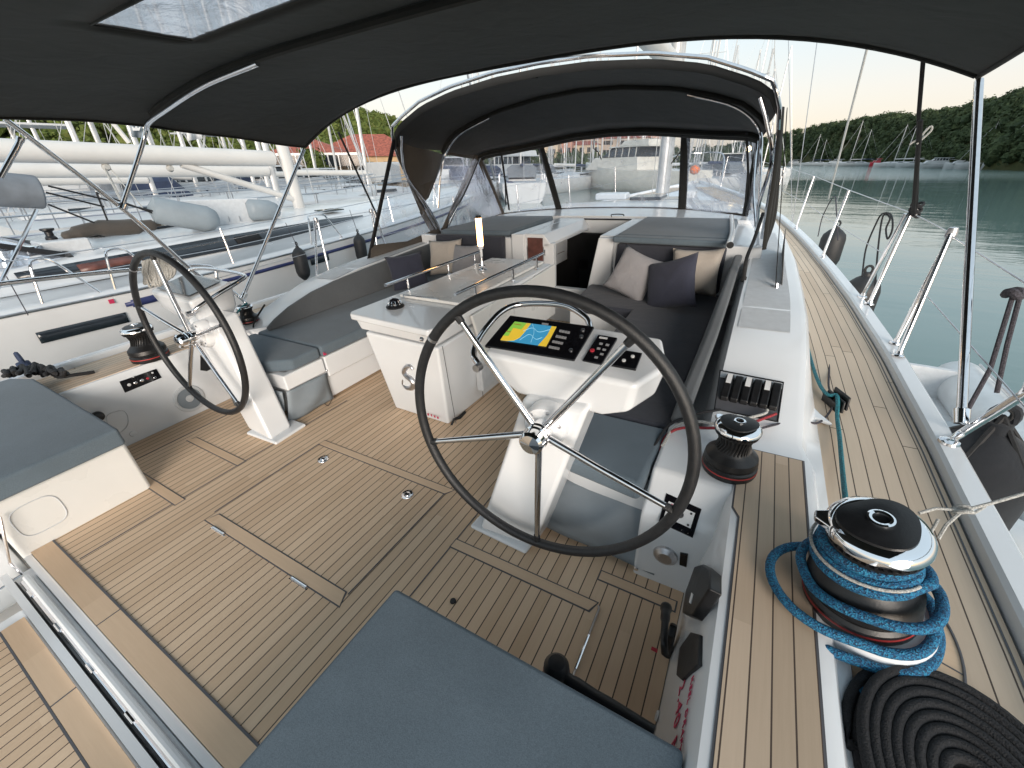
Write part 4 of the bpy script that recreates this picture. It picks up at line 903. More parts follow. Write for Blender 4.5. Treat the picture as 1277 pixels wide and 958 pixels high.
k.tube(smoothpath(pts, 3), .014, 8); k.tube(smoothpath([at(60, 462, 'z', .5), at(72, 470, 'z', .48), at(90, 468, 'z', .48), at(118, 464, 'z', .46)], 5), .012, 8)
tag(onboat(k.build('rope_bundle', 'rope_black', None, smooth=60)), 'bundle of black mooring rope on the port side deck behind the aft cushion', 'rope')
rope('black rope leading in front of the port backrest moulding', 'rope_black', [at(302, 385, 'x', -1.85), at(302, 412, 'x', -1.75), at(312, 420, 'x', -1.72), at(322, 418, 'x', -1.72), at(316, 405, 'x', -1.8), at(330, 380, 'x', -1.85)], .007)
# ---- stanchions and lifelines, pushpit
def st(p0, p1, r=.0135): k = MB(); k.tube([p0, p1], r, 12); k.lathe([(.032, 0), (.03, .008), (.018, .014), (.016, .03)], p0, (V(p1)-V(p0)), 18); return k
for s in (1, -1):
    tops = []
    for (yb, xb, yt) in ((2.92, 2.53, 3.14), (3.12, 2.55, 3.19), (3.88, 2.52, 3.97), (4.06, 2.50, 3.99)):
        p0 = V((s*xb, yb, sheer(yb))); p1 = V((s*(xb+.06), yt, 1.08)); st(p0, p1).build('stanchion', 'steel', Y)
    k = MB()
    for yt in (3.165, 3.98): q = V((s*2.60, yt, 1.08)); k.lathe([(.024, -.02), (.026, 0), (.02, .03), (.001, .034)], q, seg=14)
    k.build('stanchion_cap', 'steel_dull', Y)
    tops = [V((s*2.60, 3.165, 1.08)), V((s*2.60, 3.98, 1.08))]
    for yb in (5.4, 7.0, 8.6, 10.2, 11.8):
        xb = interp(OUT, yb)-.06; p0 = V((s*xb, yb, sheer(yb))); p1 = p0+V((s*.05, 0, .63)); st(p0, p1).build('stanchion', 'steel', Y); tops.append(p1)
    k = MB(); k.tube([V((s*2.60, 3.165, 1.07)), V((s*2.585, 2.1, .72)) if 0 else V((s*2.62, 1.6, 1.02))], .0035, 6)
    k.tube(tops[1:], .0035, 6); k.tube([tops[0], tops[1]], .0035, 6)
    k.tube([V((s*2.57, 3.15, .78)), V((s*2.60, 1.6, .72))], .003, 6); k.tube([tops[1]-V((s*.03, 0, .3))]+[t_-V((s*.025, 0, .31)) for t_ in tops[2:]], .003, 6)
    k.build('lifeline', 'steel_dull', Y)
    k = MB(); pp = [at(1183, 552, 'z', .44), at(1200, 540, 'x', 2.61), at(1240, 515, 'x', 2.63), at(1277, 492, 'x', 2.64), at(1330, 462, 'x', 2.64), V((2.6, .6, 1.02)), V((2.55, -.5, 1.02))]
    pp = [V((s*p.x, p.y, p.z)) for p in pp]; k.tube(smoothpath(pp, 6), .0165, 12); k.lathe([(.035, 0), (.033, .01), (.02, .016)], pp[0], (0, 0, 1), 18)
    k.build('pushpit_rail', 'steel', Y)
# bow pulpit
k = MB()
for s in (1, -1): k.tube(smoothpath([V((s*.68, 11.9, .75)), V((s*.62, 12.2, 1.35)), V((s*.3, 12.9, 1.45)), V((0, 13.1, 1.45))], 6), .014, 8)
k.build('bow_pulpit', 'steel', Y)
# own mast and boom, with standing rigging
M_ = MB(); M_.loft([[V((.11*math.cos(a), 8.6+.17*math.sin(a), z)) for a in (2*PI*i/20 for i in range(20))] for z in (.88, 19)]); mst = M_.build('mast', 'alloy', Y)
k = MB()
for x, y in ((-.14, 8.42), (-.07, 8.38), (.08, 8.38), (.15, 8.43)): k.tube([(x, y, .8), (x*.8, y+.05, 18)], .007, 6)
k.build('halyard', 'rope_grey', mst)
k = MB(); k.tube([(0, 8.4, 2.75), (0, 2.2, 3.0)], .13, 16); k.build('boom', 'boom_white', Y)
k = MB()
for s in (1, -1):
    k.tube([(s*2.1, 7.6, .5), (s*1.3, 8.5, 8.2), (0, 8.6, 18)], .005, 6); k.tube([(s*2.1, 7.7, .5), (0.0, 8.6, 9)], .004, 6)
k.tube([(0, 13, .8), (0, 8.7, 18.5)], .006, 6); k.build('shroud', 'steel_dull', Y)
k = MB(); k.tube([at(1033, 248, 'x', 2.52), at(1082, 58, 'y', 5.8)], .011, 8); k.build('backstay_tube', 'boom_white', Y)
# ---- foredeck detail seen through the windscreen
k = MB(); k.box(-.3, .3, 9.0, 9.6, .66, .73).box(-.25, .25, 7.3, 7.8, .87, .92); k.build('deck_hatch', 'dark_window', Y, bevel=.02)
k = MB(); k.obox((.6, 7.6, .93), (.12, 0, 0), (0, .10, 0), (0, .02, .06)); k.obox((-.5, 7.2, .95), (.25, .02, 0), (0, .12, 0), (0, .0, .05)); k.build('deck_vent', 'gelcoat', Y, bevel=.03)
# ================================================================== spray hood
SH = empty('spray_hood', (0, 0, 0)); SH.parent = Y
def hoopA(f):       # aft hoop, f in -1..1 across the top and down the sides
    t = [(0, 0, 3.56, 2.155), (.25, .40, 3.56, 2.145), (.45, .85, 3.56, 2.10), (.6, 1.20, 3.56, 2.03), (.72, 1.45, 3.57, 1.935), (.8, 1.59, 3.58, 1.87), (.86, 1.655, 3.62, 1.76), (.92, 1.70, 3.75, 1.5), (1.0, 1.73, 4.20, .84)]
    a = abs(f); r = [interp([(q[0], q[i]) for q in t], a) for i in (1, 2, 3)]; return V((math.copysign(r[0], f), r[1], r[2]))
def hoopB(f):
    t = [(0, 0, 4.35, 2.10), (.25, .42, 4.35, 2.08), (.45, .86, 4.33, 2.02), (.6, 1.18, 4.30, 1.94), (.72, 1.40, 4.28, 1.86), (.8, 1.52, 4.27, 1.78), (.86, 1.60, 4.27, 1.69)]
    a = abs(f); r = [interp([(q[0], q[i]) for q in t], a) for i in (1, 2, 3)]; return V((math.copysign(r[0], f), r[1], r[2]))
def hoopC(f):
    t = [(0, 0, 5.26, 1.80), (.25, .42, 5.25, 1.785), (.45, .84, 5.20, 1.735), (.6, 1.12, 5.1, 1.70), (.72, 1.33, 5.02, 1.68), (.8, 1.46, 4.96, 1.665), (.86, 1.54, 4.90, 1.63)]
    a = abs(f); r = [interp([(q[0], q[i]) for q in t], a) for i in (1, 2, 3)]; return V((math.copysign(r[0], f), r[1], r[2]))
fs = [-.86+1.72*i/36 for i in range(37)]
rows = [[hoopA(f)+V((0, -.02, -.05)) for f in fs], [hoopA(f)+V((0, -.03, .0)) for f in fs]]
def qb(a, b, c_, t_):
    return a*(1-t_)*(1-2*t_)+b*4*t_*(1-t_)+c_*t_*(2*t_-1)
for j in range(0, 13):
    t_ = j/12; rows.append([qb(hoopA(f), hoopB(f), hoopC(f), t_)+V((0, 0, -.012*math.sin(PI*((t_*2) % 1)))) for f in fs])
k = MB(); k.grid(rows); k.build('hood_canvas', 'hood_canvas', SH, solid=.006, smooth=60)
k = MB(); k.grid([[hoopC(f)+V((0, .0, .01)) for f in fs], [hoopC(f)+V((0, .045, -.075)) for f in fs]]); k.build('canvas_edge', 'canvas', SH, solid=.01, smooth=60)
# battens / sleeves across the hood
for fn, dz in ((hoopA, -.02), (hoopB, -.02), (hoopC, -.03)):
    k = MB(); k.tube([fn(f)+V((0, 0, dz)) for f in fs], .020, 8); k.build('pole_sleeve', 'canvas', SH)
# stainless hoops
k = MB(); k.tube([hoopA(-1+2*i/60)+V((0, -.055, .028)) for i in range(61)], .014, 10); k.build('grab_hoop', 'steel', SH)
for s in (1, -1):
    k = MB(); k.tube(smoothpath([hoopA(s*.80)+V((-s*.05, 0, -.05)), hoopA(s*.86)+V((-s*.05, 0, -.08)), V((s*1.68, 3.72, 1.45)), V((s*1.66, 3.98, 1.12)), V((s*1.72, 4.26, .76))], 6), .0125, 10); k.build('hood_pole', 'steel', SH)
    k = MB(); k.tube(smoothpath([hoopB(s*.50)+V((0, 0, -.045)), hoopB(s*.70)+V((-s*.02, 0, -.05)), hoopB(s*.84)+V((-s*.03, 0, -.06)), V((s*1.60, 4.20, 1.45)), V((s*1.66, 4.15, 1.1))], 6), .0115, 10); k.build('hood_pole', 'steel', SH)
    k = MB(); k.tube(smoothpath([V((s*1.52, 4.92, 1.60)), V((s*1.58, 4.6, 1.22)), V((s*1.66, 4.36, .95)), V((s*1.70, 4.27, .78))], 6), .0115, 10); k.build('hood_pole', 'steel', SH)
    k = MB(); k.lathe([(.03, 0), (.03, .015), (.015, .03), (.001, .032)], (s*1.72, 4.27, .745), seg=16); k.build('pole_foot', 'chrome', SH)
    # side flap in brownish canvas with straps
    def band(name, A, B, w, mat='canvas_brown', nrm=(1, 0, .1)):
        A, B = V(A), V(B); d = (B-A).normalized(); n = V(nrm); n.x *= s; e = d.cross(n).normalized()*w*.5
        kk = MB(); kk.grid([[A-e, A+e], [A.lerp(B, .5)-e*1.0, A.lerp(B, .5)+e*1.0], [B-e, B+e]]); return kk.build(name, mat, SH, solid=.004)
    if s < 0:
        top = hoopA(-.84)
        k = MB(); tri = [top, V((-1.62, 4.28, 1.62)), V((-1.735, 4.02, 1.08)), V((-1.70, 3.66, 1.55))]
        k.add([top, (-1.62, 4.36, 1.64), (-1.70, 4.05, 1.22), (-1.71, 3.92, 1.16), (-1.69, 3.7, 1.5)], [[0, 1, 2, 3, 4]]); k.build('side_flap', 'canvas_brown', SH, solid=.004)
        # clear side windows
        k = MB(); k.add([hoopC(-.86), V((-1.53, 5.40, .90)), V((-1.72, 4.30, .78)), V((-1.72, 4.0, 1.1)), V((-1.60, 4.30, 1.66)), ], [[0, 1, 2, 3, 4]]); k.build('side_window', 'clear_vinyl', SH)
        k = MB(); k.add([top+V((0, .02, -.25)), V((-1.73, 3.95, 1.1)), V((-1.75, 4.20, .78)), V((-1.86, 3.28, .74)), V((-1.70, 3.5, 1.6))], [[0, 1, 2, 3, 4]]); k.build('side_window', 'clear_vinyl', SH)
        band('canvas_band', hoopA(-.86), (-1.735, 3.98, 1.08), .12); band('canvas_band', (-1.735, 3.96, 1.12), (-1.77, 4.22, .76), .14)
        band('canvas_band', hoopC(-.86), (-1.72, 4.26, .80), .11); band('canvas_band', hoopC(-.86)+V((0, 0, .03)), (-1.54, 5.42, .88), .11)
        band('canvas_band', (-1.60, 4.28, 1.70), hoopC(-.86), .10)
        rows = [[V((-1.86, 3.14, .66)), V((-1.80, 3.7, .70)), V((-1.74, 4.2, .74)), V((-1.66, 4.8, .80)), V((-1.54, 5.42, .86))], [V((-1.85, 3.2, .84)), V((-1.79, 3.68, .80)), V((-1.74, 4.12, .86)), V((-1.66, 4.8, .86)), V((-1.54, 5.40, .91))]]
        k = MB(); k.grid(rows); k.build('canvas_skirt', 'canvas_brown', SH, solid=.004)
        band('edge_strap', hoopA(-.84)+V((0, -.03, 0)), (-1.88, 3.14, .68), .05, 'strap_black')
    else:
        band('rolled_side_panel', hoopA(.86)+V((.05, -.03, -.02)), (1.87, 3.20, .70), .05, 'strap_black')
        k = MB(); A = hoopA(.86)+V((.02, .05, 0))
        for j in range(3):
            o_ = V((.0, .06*j, 0)); k.tube(smoothpath([A+o_, V((1.72+.01*j, 3.6+.08*j, 1.35)), V((1.74+.02*j, 3.75+.1*j, 1.05)), V((1.76, 3.75+.09*j, .85))], 6), [.02]*19, 8, flat=.35)
        k.build('rolled_side_panel', 'canvas', SH)
        k = MB()
        for j in range(2): k.tube(smoothpath([A+V((.0, .05+.07*j, -.05)), V((1.71, 3.68+.07*j, 1.35)), V((1.74, 3.82+.07*j, 1.05)), V((1.75, 3.8, .86))], 6), .012, 8, flat=.4)
        k.build('rolled_clear_panel', 'clear_vinyl', SH)
        k = MB(); k.tube(smoothpath([V((1.70, 3.85, 1.1)), V((1.68, 3.6, .95)), V((1.66, 3.4, .85)), V((1.67, 3.33, .74))], 6), .012, 8, flat=.3); k.tube([(1.67, 3.33, .74), (1.67, 3.31, .71)], .018, 8, flat=.4); k.build('hanging_strap', 'strap_black', SH)
        k = MB(); k.add([(1.92, 3.2, .62), (1.90, 4.1, .72), (1.88, 4.1, .95), (1.89, 3.3, .80)], [[0, 1, 2, 3]]); k.build('side_flap', 'canvas_brown', SH, solid=.004)
        k = MB(); k.tube([(1.87, 3.20, .74), (1.875, 3.17, .66)], .012, 8); k.build('strap_buckle', 'chrome', SH)
        k = MB(); k.add([hoopC(.86), V((1.53, 5.40, .90)), V((1.66, 4.75, .84)), V((1.62, 4.6, 1.3))], [[0, 1, 2, 3]]); k.build('side_window', 'clear_vinyl', SH)
        band('canvas_band', hoopC(.86)+V((0, 0, .03)), (1.54, 5.42, .88), .05)
        band('canvas_band', hoopB(.86), hoopC(.86), .08)
# windscreen panels
TOPS = [hoopC(f)+V((0, .045, -.07)) for f in (-.86, -.45, .45, .86)]; BOTS = [V((-1.53, 5.43, .885)), V((-.82, 5.78, .915)), V((.82, 5.78, .915)), V((1.53, 5.43, .885))]
for a, b_ in ((0, 1), (1, 2), (2, 3)):
    k = MB(); rows = []
    fa, fb = ((-.86, -.45), (-.45, .45), (.45, .86))[a]
    for j in range(7):
        t_ = j/6; row = []
        for i in range(9):
            g = i/8; T = hoopC(fa+(fb-fa)*g)+V((0, .045, -.07)); B2 = BOTS[a].lerp(BOTS[b_], g)+V((0, .07*math.sin(PI*g)*(1 if a == 1 else .3), 0)); row.append(T.lerp(B2, t_)+V((0, .012*math.sin(PI*t_)+.006*math.sin(5*g+3*t_), 0)))
        rows.append(row)
    k.grid(rows); k.build('windscreen_panel', 'clear_vinyl', SH, smooth=80)
for i_, w_ in ((0, .03), (1, .048), (2, .048), (3, .03)):
    k = MB(); k.tube([TOPS[i_]+V((0, -.01, .03)), TOPS[i_].lerp(BOTS[i_], .5)+V((0, .01, 0)), BOTS[i_]+V((0, -.01, -.01))], w_, 8, flat=.3); k.build('windscreen_band', 'canvas' if i_ else 'canvas_brown', SH)
k = MB(); bt = smoothpath([V((-1.54, 5.42, .885)), V((-1.2, 5.63, .90)), V((-.82, 5.78, .91)), V((-.4, 5.85, .918)), V((.4, 5.85, .918)), V((.82, 5.78, .91)), V((1.2, 5.63, .90)), V((1.54, 5.42, .885))], 5); k.tube(bt, .014, 6); k.build('windscreen_foot', 'canvas_brown', SH)
k = MB(); rings = [[p+V((0, dy, dz)) for dy, dz in ((-.10, -.06), (-.10, .0), (-.03, .012), (.05, -.01), (.06, -.06))] for p in [b+V((0, -.05, -.01)) for b in bt]]; k.loft(rings); k.build('windscreen_base', 'gelcoat', Y, smooth=50)
# hanging straps in front of the windscreen
for (a, b_) in (((625, 190), (635, 262)), ((931, 165), (935, 262))):
    A = at(*a, 'y', 4.95); B = at(*b_, 'y', 5.3); k = MB(); k.tube([A, B], .012, 8, flat=.3); k.tube([A.lerp(B, .45), A.lerp(B, .9)+V((-.04, 0, 0))], .008, 8, flat=.3); k.build('hanging_strap', 'strap_black', SH)
k = MB(); k.tube([at(742, 163, 'y', 5.3), at(740, 185, 'y', 5.3), at(746, 190, 'y', 5.3), at(750, 199, 'y', 5.3)], .006, 6); k.tube([at(848, 190, 'y', 5.3), at(837, 204, 'y', 5.3)], .006, 6); k.build('tie_cord', 'strap_black', SH)
k = MB(); q = at(667, 96, 'y', 3.6); k.obox(q, (.022, 0, 0), (0, .012, 0), (0, 0, .012)); k.build('hood_clip', 'black_plastic', SH, bevel=.003)
k = MB(); k.tube(smoothpath([at(912, 270, 'z', .9), at(913, 290, 'z', .9), at(909, 305, 'z', .9)], 4), .022, 12); k.build('rolled_cover', 'gelcoat', Y)
k = MB(); k.lathe([(.001, 0), (.024, 0), (.024, .05), (.001, .05)], at(911, 306, 'z', .9), (0, -1, .2), 14); k.build('roll_end', 'black_plastic', Y)
# ================================================================== bimini
BM = empty('bimini_canopy', (0, 0, 0)); BM.parent = Y
def bz_(x, y):
    e = 1.78+interp([(-1.5, .05), (-.6, .12), (.4, .17), (1.5, .165), (1.9, .14), (2.6, .07), (3.16, 0)], y)
    return e+interp([(-.5, .16), (.5, .18), (1.4, .19), (1.8, .215), (2.4, .29), (3.16, .365)], y)*(1-(abs(x)/2.46)**3.2)
def bow(y, dz=-.02, n=48, xm=2.45): return [V((xm*math.sin(-PI/2+PI*i/n), y, bz_(xm*math.sin(-PI/2+PI*i/n), y)+dz)) for i in range(n+1)]
xs_ = [2.46*math.sin(-PI/2+PI*i/40) for i in range(41)]
xs_ = sorted(set([round(x, 4) for x in xs_]+[-.82, .0, .82]))
ysb = [-.5+.12*i for i in range(31)]+[3.16]; ysb = sorted(set([round(y, 3) for y in ysb if y < 3.14]+[1.06, 1.45, 3.16]))
def bp(x, y): return V((x, y, bz_(x, y)+.010*noise.noise(V((x*1.5, y*1.8, 0)))-.008*math.sin(PI*max(0, min(1, (y-1.78)/1.38)))))
vs = [bp(x, y) for y in ysb for x in xs_]; n = len(xs_); fcs = []; wf = []
for j in range(len(ysb)-1):
    for i in range(n-1):
        f = [j*n+i, j*n+i+1, (j+1)*n+i+1, (j+1)*n+i]
        if ysb[j] >= 1.06-1e-4 and ysb[j+1] <= 1.45+1e-4 and xs_[i] >= -.82-1e-4 and xs_[i+1] <= .82+1e-4: wf.append(f)
        else: fcs.append(f)
k = MB(); k.add(vs, fcs); k.build('canopy_canvas', 'canvas', BM, solid=.005, smooth=70)
k = MB(); k.add(vs, wf); k.build('canopy_window', 'clear_vinyl', BM, smooth=70)
k = MB(); k.tube([bp(x, y) for x, y in [(.82, 1.06), (-.82, 1.06), (-.82, 1.45)]+[(-.82+.205*i, 1.45) for i in range(9)]+[(.82, 1.06)]], .008, 6); k.build('window_hem', 'canvas', BM)
k = MB(); k.tube([p+V((0, 0, 0)) for p in bow(3.16, .0)], .016, 8); k.build('canopy_hem', 'canvas', BM)
k = MB()
for s in (1, -1): k.tube([bp(s*2.455, y)+V((0, 0, -.006)) for y in ysb], .010, 6)
k.build('canopy_hem', 'canvas', BM)
for y in (1.78, .2):
    k = MB(); k.tube([p for p in bow(y, -.022) if abs(p.x) < 2.2], .022, 8); k.build('bow_sleeve', 'canvas', BM)
for s in (1, -1):
    k = MB(); k.tube([V((s*2.575, 2.13, .53)), V((s*2.46, 3.14, 1.76))], .0165, 14); k.build('canopy_pole', 'steel', BM)
    k = MB(); k.lathe([(.024, 0), (.026, .06), (.02, .065)], (s*2.58, 2.11, .50), (-.115*s, 1.01, 1.23), 16); k.build('pole_foot', 'chrome', BM)
    k = MB(); k.tube(smoothpath([V((s*2.56, 2.02, .55)), V((s*2.555, 1.78, .85)), V((s*2.53, 1.5, 1.36)), V((s*2.49, 1.10, 1.94))], 4), .0165, 14) if s < 0 else k.tube([V((2.56, 2.02, .55)), V((2.62, 1.55, .62))], .0165, 14)
    if s < 0: k.build('canopy_pole', 'steel', BM)
    k = MB()
    if s < 0:
        k.tube(smoothpath([V((s*2.52, 1.5, 1.42)), V((s*2.47, 1.74, 1.77)), V((s*2.42, 1.80, 1.885)), V((s*2.28, 1.78, bz_(2.28, 1.78)-.045)), V((s*2.0, 1.79, bz_(2.0, 1.78)-.05)), V((s*1.45, 1.78, bz_(1.45, 1.78)-.05)), V((s*.86, 1.78, bz_(.86, 1.78)-.045))], 6), .0155, 12); k.build('canopy_pole', 'steel', BM)
        k = MB(); k.lathe([(.03, -.02), (.03, .02)], (s*2.52, 1.49, 1.40), (0, .6, .8), 14); k.build('pole_joint', 'chrome', BM)
        k = MB(); k.tube(smoothpath([at(0, 222, 'x', -2.5), at(22, 182, 'x', -2.5), at(26, 172, 'x', -2.5)], 4), [.016]*6+[.02]*3, 12); k.build('canopy_pole', 'steel', BM)
k = MB(); k.tube([at(1152, 66, 'y', 3.16), at(1146, 140, 'y', 3.3), V((2.60, 3.98, 1.12))], .010, 8, flat=.5); k.tube([at(1148, 150, 'y', 3.3), at(1139, 265, 'y', 3.8)], .012, 8, flat=.5); k.build('canopy_strap', 'strap_black', BM)
k = MB(); q = at(1146, 172, 'y', 3.4); k.tube(smoothpath([q+V((-.03, 0, -.03)), q+V((0, 0, .0)), q+V((.03, 0, .05)), q+V((.04, 0, .03)), q+V((.0, 0, -.03))], 4), .005, 6); k.build('strap_cord', 'rope_grey', BM)
k = MB(); k.tube([at(422, 165, 'y', 3.5, RB), at(470, 268, 'y', 4.2)], .012, 8, flat=.5); k.build('canopy_strap', 'strap_black', BM)
# stbd ties on the stanchion tops and the rail
k = MB(); q = V((2.60, 3.98, 1.10))
for j in range(7): k.tube([q+V((.03*math.cos(a+j), .03*math.sin(a+j), .012*j-.03+.01*math.sin(a*2))) for a in (2*PI*i/12 for i in range(12))], .008, 6, closed=True)
tag(onboat(k.build('rope_knot', 'rope_black')), 'black rope knotted round the top of the forward pair of stanchions', 'knot')
k = MB(); q = at(1264, 366, 'x', 2.66); k.tube(smoothpath([q+V((.02*math.cos(a), .02*math.sin(a), .01*math.sin(a*2))) for a in (2*PI*i/10 for i in range(10))], 2, True), .016, 8, closed=True)
k.tube([q, at(1235, 460, 'x', 2.66), at(1203, 518, 'x', 2.62)], .009, 8); k.tube([q+V((.02, 0, 0)), at(1256, 430, 'x', 2.7), at(1243, 490, 'x', 2.72)], .009, 8)
tag(onboat(k.build('rope', 'rope_dark')), 'dark doubled line hanging from the lifeline to the fender at right edge', 'rope')
k = MB(); k.tube(smoothpath([at(1075, 345, 'x', 2.62), at(1080, 310, 'x', 2.62), at(1092, 280, 'x', 2.62), at(1100, 267, 'x', 2.62), at(1111, 268, 'x', 2.62), at(1113, 285, 'x', 2.62), at(1107, 298, 'x', 2.62), at(1105, 285, 'x', 2.62), at(1110, 272, 'x', 2.63), at(1101, 270, 'x', 2.63), at(1095, 310, 'x', 2.63), at(1090, 375, 'x', 2.62)], 5), .007, 8)
tag(onboat(k.build('rope', 'rope_black')), 'thin black line looped over the lifeline between the stanchion pairs', 'rope')
k = MB(); k.tube(smoothpath([at(1020, 295, 'x', 2.5), at(1026, 270, 'x', 2.5), at(1040, 245, 'x', 2.5), at(1043, 262, 'x', 2.5), at(1045, 300, 'x', 2.55)], 5), .007, 6); tag(onboat(k.build('rope', 'rope_dark')), 'thin dark lanyard holding the fender beside the mid stanchion', 'rope')
# fenders of our yacht
def fender(top, h, r, label, mat='rubber', group='dark fenders along our starboard side', cat='fender', cone=False, boat=True, ry=0):
    F = empty('fender', top); tag(F, label, cat, group)
    k = MB(); k.lathe([(.001, 0), (r*.22, -.01), (r*.25, -h*.06), (r*.55, -h*.11), (r*.9, -h*.2), (r, -h*.3), (r, -h*.75), (r*.85, -h*.87), (r*.5, -h*.95), (r*.2, -h), (.001, -h)], seg=24); o = k.build('fender_body', mat, F)
    k = MB(); k.tube([V((r*.2*math.cos(a), 0, .02+r*.25*math.sin(a))) for a in (2*PI*i/14 for i in range(14))], r*.08, 6, closed=True); k.build('fender_eye', mat, F)
    if boat: onboat(F)
    return F
fender(V((2.71, 5.25, .40)), .62, .15, 'dark fender hanging by the mid stanchion over the starboard rail')
fender(V((2.64, 7.6, .50)), .62, .15, 'small dark fender furthest forward on the starboard rail')
q = at(1243, 520, 'x', 2.82)
F = fender(V((2.86, 2.5, .36)), .95, .22, 'large fender in a black cover hanging at right edge of the starboard side', 'cover_dark')
k = MB()
for j in range(5):
    a = 2*PI*j/5+.3; k.tube([(0, 0, .02), (.10*math.cos(a), .10*math.sin(a), -.09), (.235*math.cos(a), .235*math.sin(a), -.24)], .012, 6)
k.tube([V((.03*math.cos(a), 0, .03+.03*math.sin(a))) for a in (2*PI*i/12 for i in range(12))], .012, 6, closed=True)
k.build('cover_seam', 'strap_black', F)
fender(V((-2.95, .60, .42)), .75, .17, 'large blue-black fender hanging behind the port aft cushion', 'navy_cover', 'dark fenders between the two yachts')

# winch handle lying in front of the foreground cushion
h0 = at(694, 838, 'z', .33); h1 = at(728, 862, 'z', .335); h2 = at(815, 918, 'z', .34)
WHD = tag(onboat(empty('winch_handle', h0)), 'black winch handle with red rings lying against the front of the foreground cushion', 'winch handle')
k = MB(); dz_ = V((0, 0, 1)); k.lathe([(.001, -.02), (.030, -.02), (.036, 0), (.034, .03), (.022, .045), (.001, .048)], h0, dz_, 24); k.tube(smoothpath([h0+V((0, 0, .01)), h1, h2], 5), [.016]*4+[.020]*3+[.022]*4, 14); loc(k, 'handle_body', 'black_plastic', WHD)
k = MB(); k.lathe([(.0365, -.002), (.0368, .003), (.0365, .006)], h0, dz_, 24); loc(k, 'red_ring', 'red_line', WHD)
k = MB(); k.tube([h0.lerp(h1, .62), h0.lerp(h1, .70)], .019, 14); loc(k, 'red_ring', 'red_line', WHD)
# ================================================================== THE WORLD ROUND THE YACHT
WL = -1.1
# sea
k = MB(); k.add([(-3000, -3000, WL), (3000, -3000, WL), (3000, 3000, WL), (-3000, 3000, WL)], [[0, 1, 2, 3]]); tag(k.build('sea', 'sea', None, smooth=0), None, None, None, 'structure')
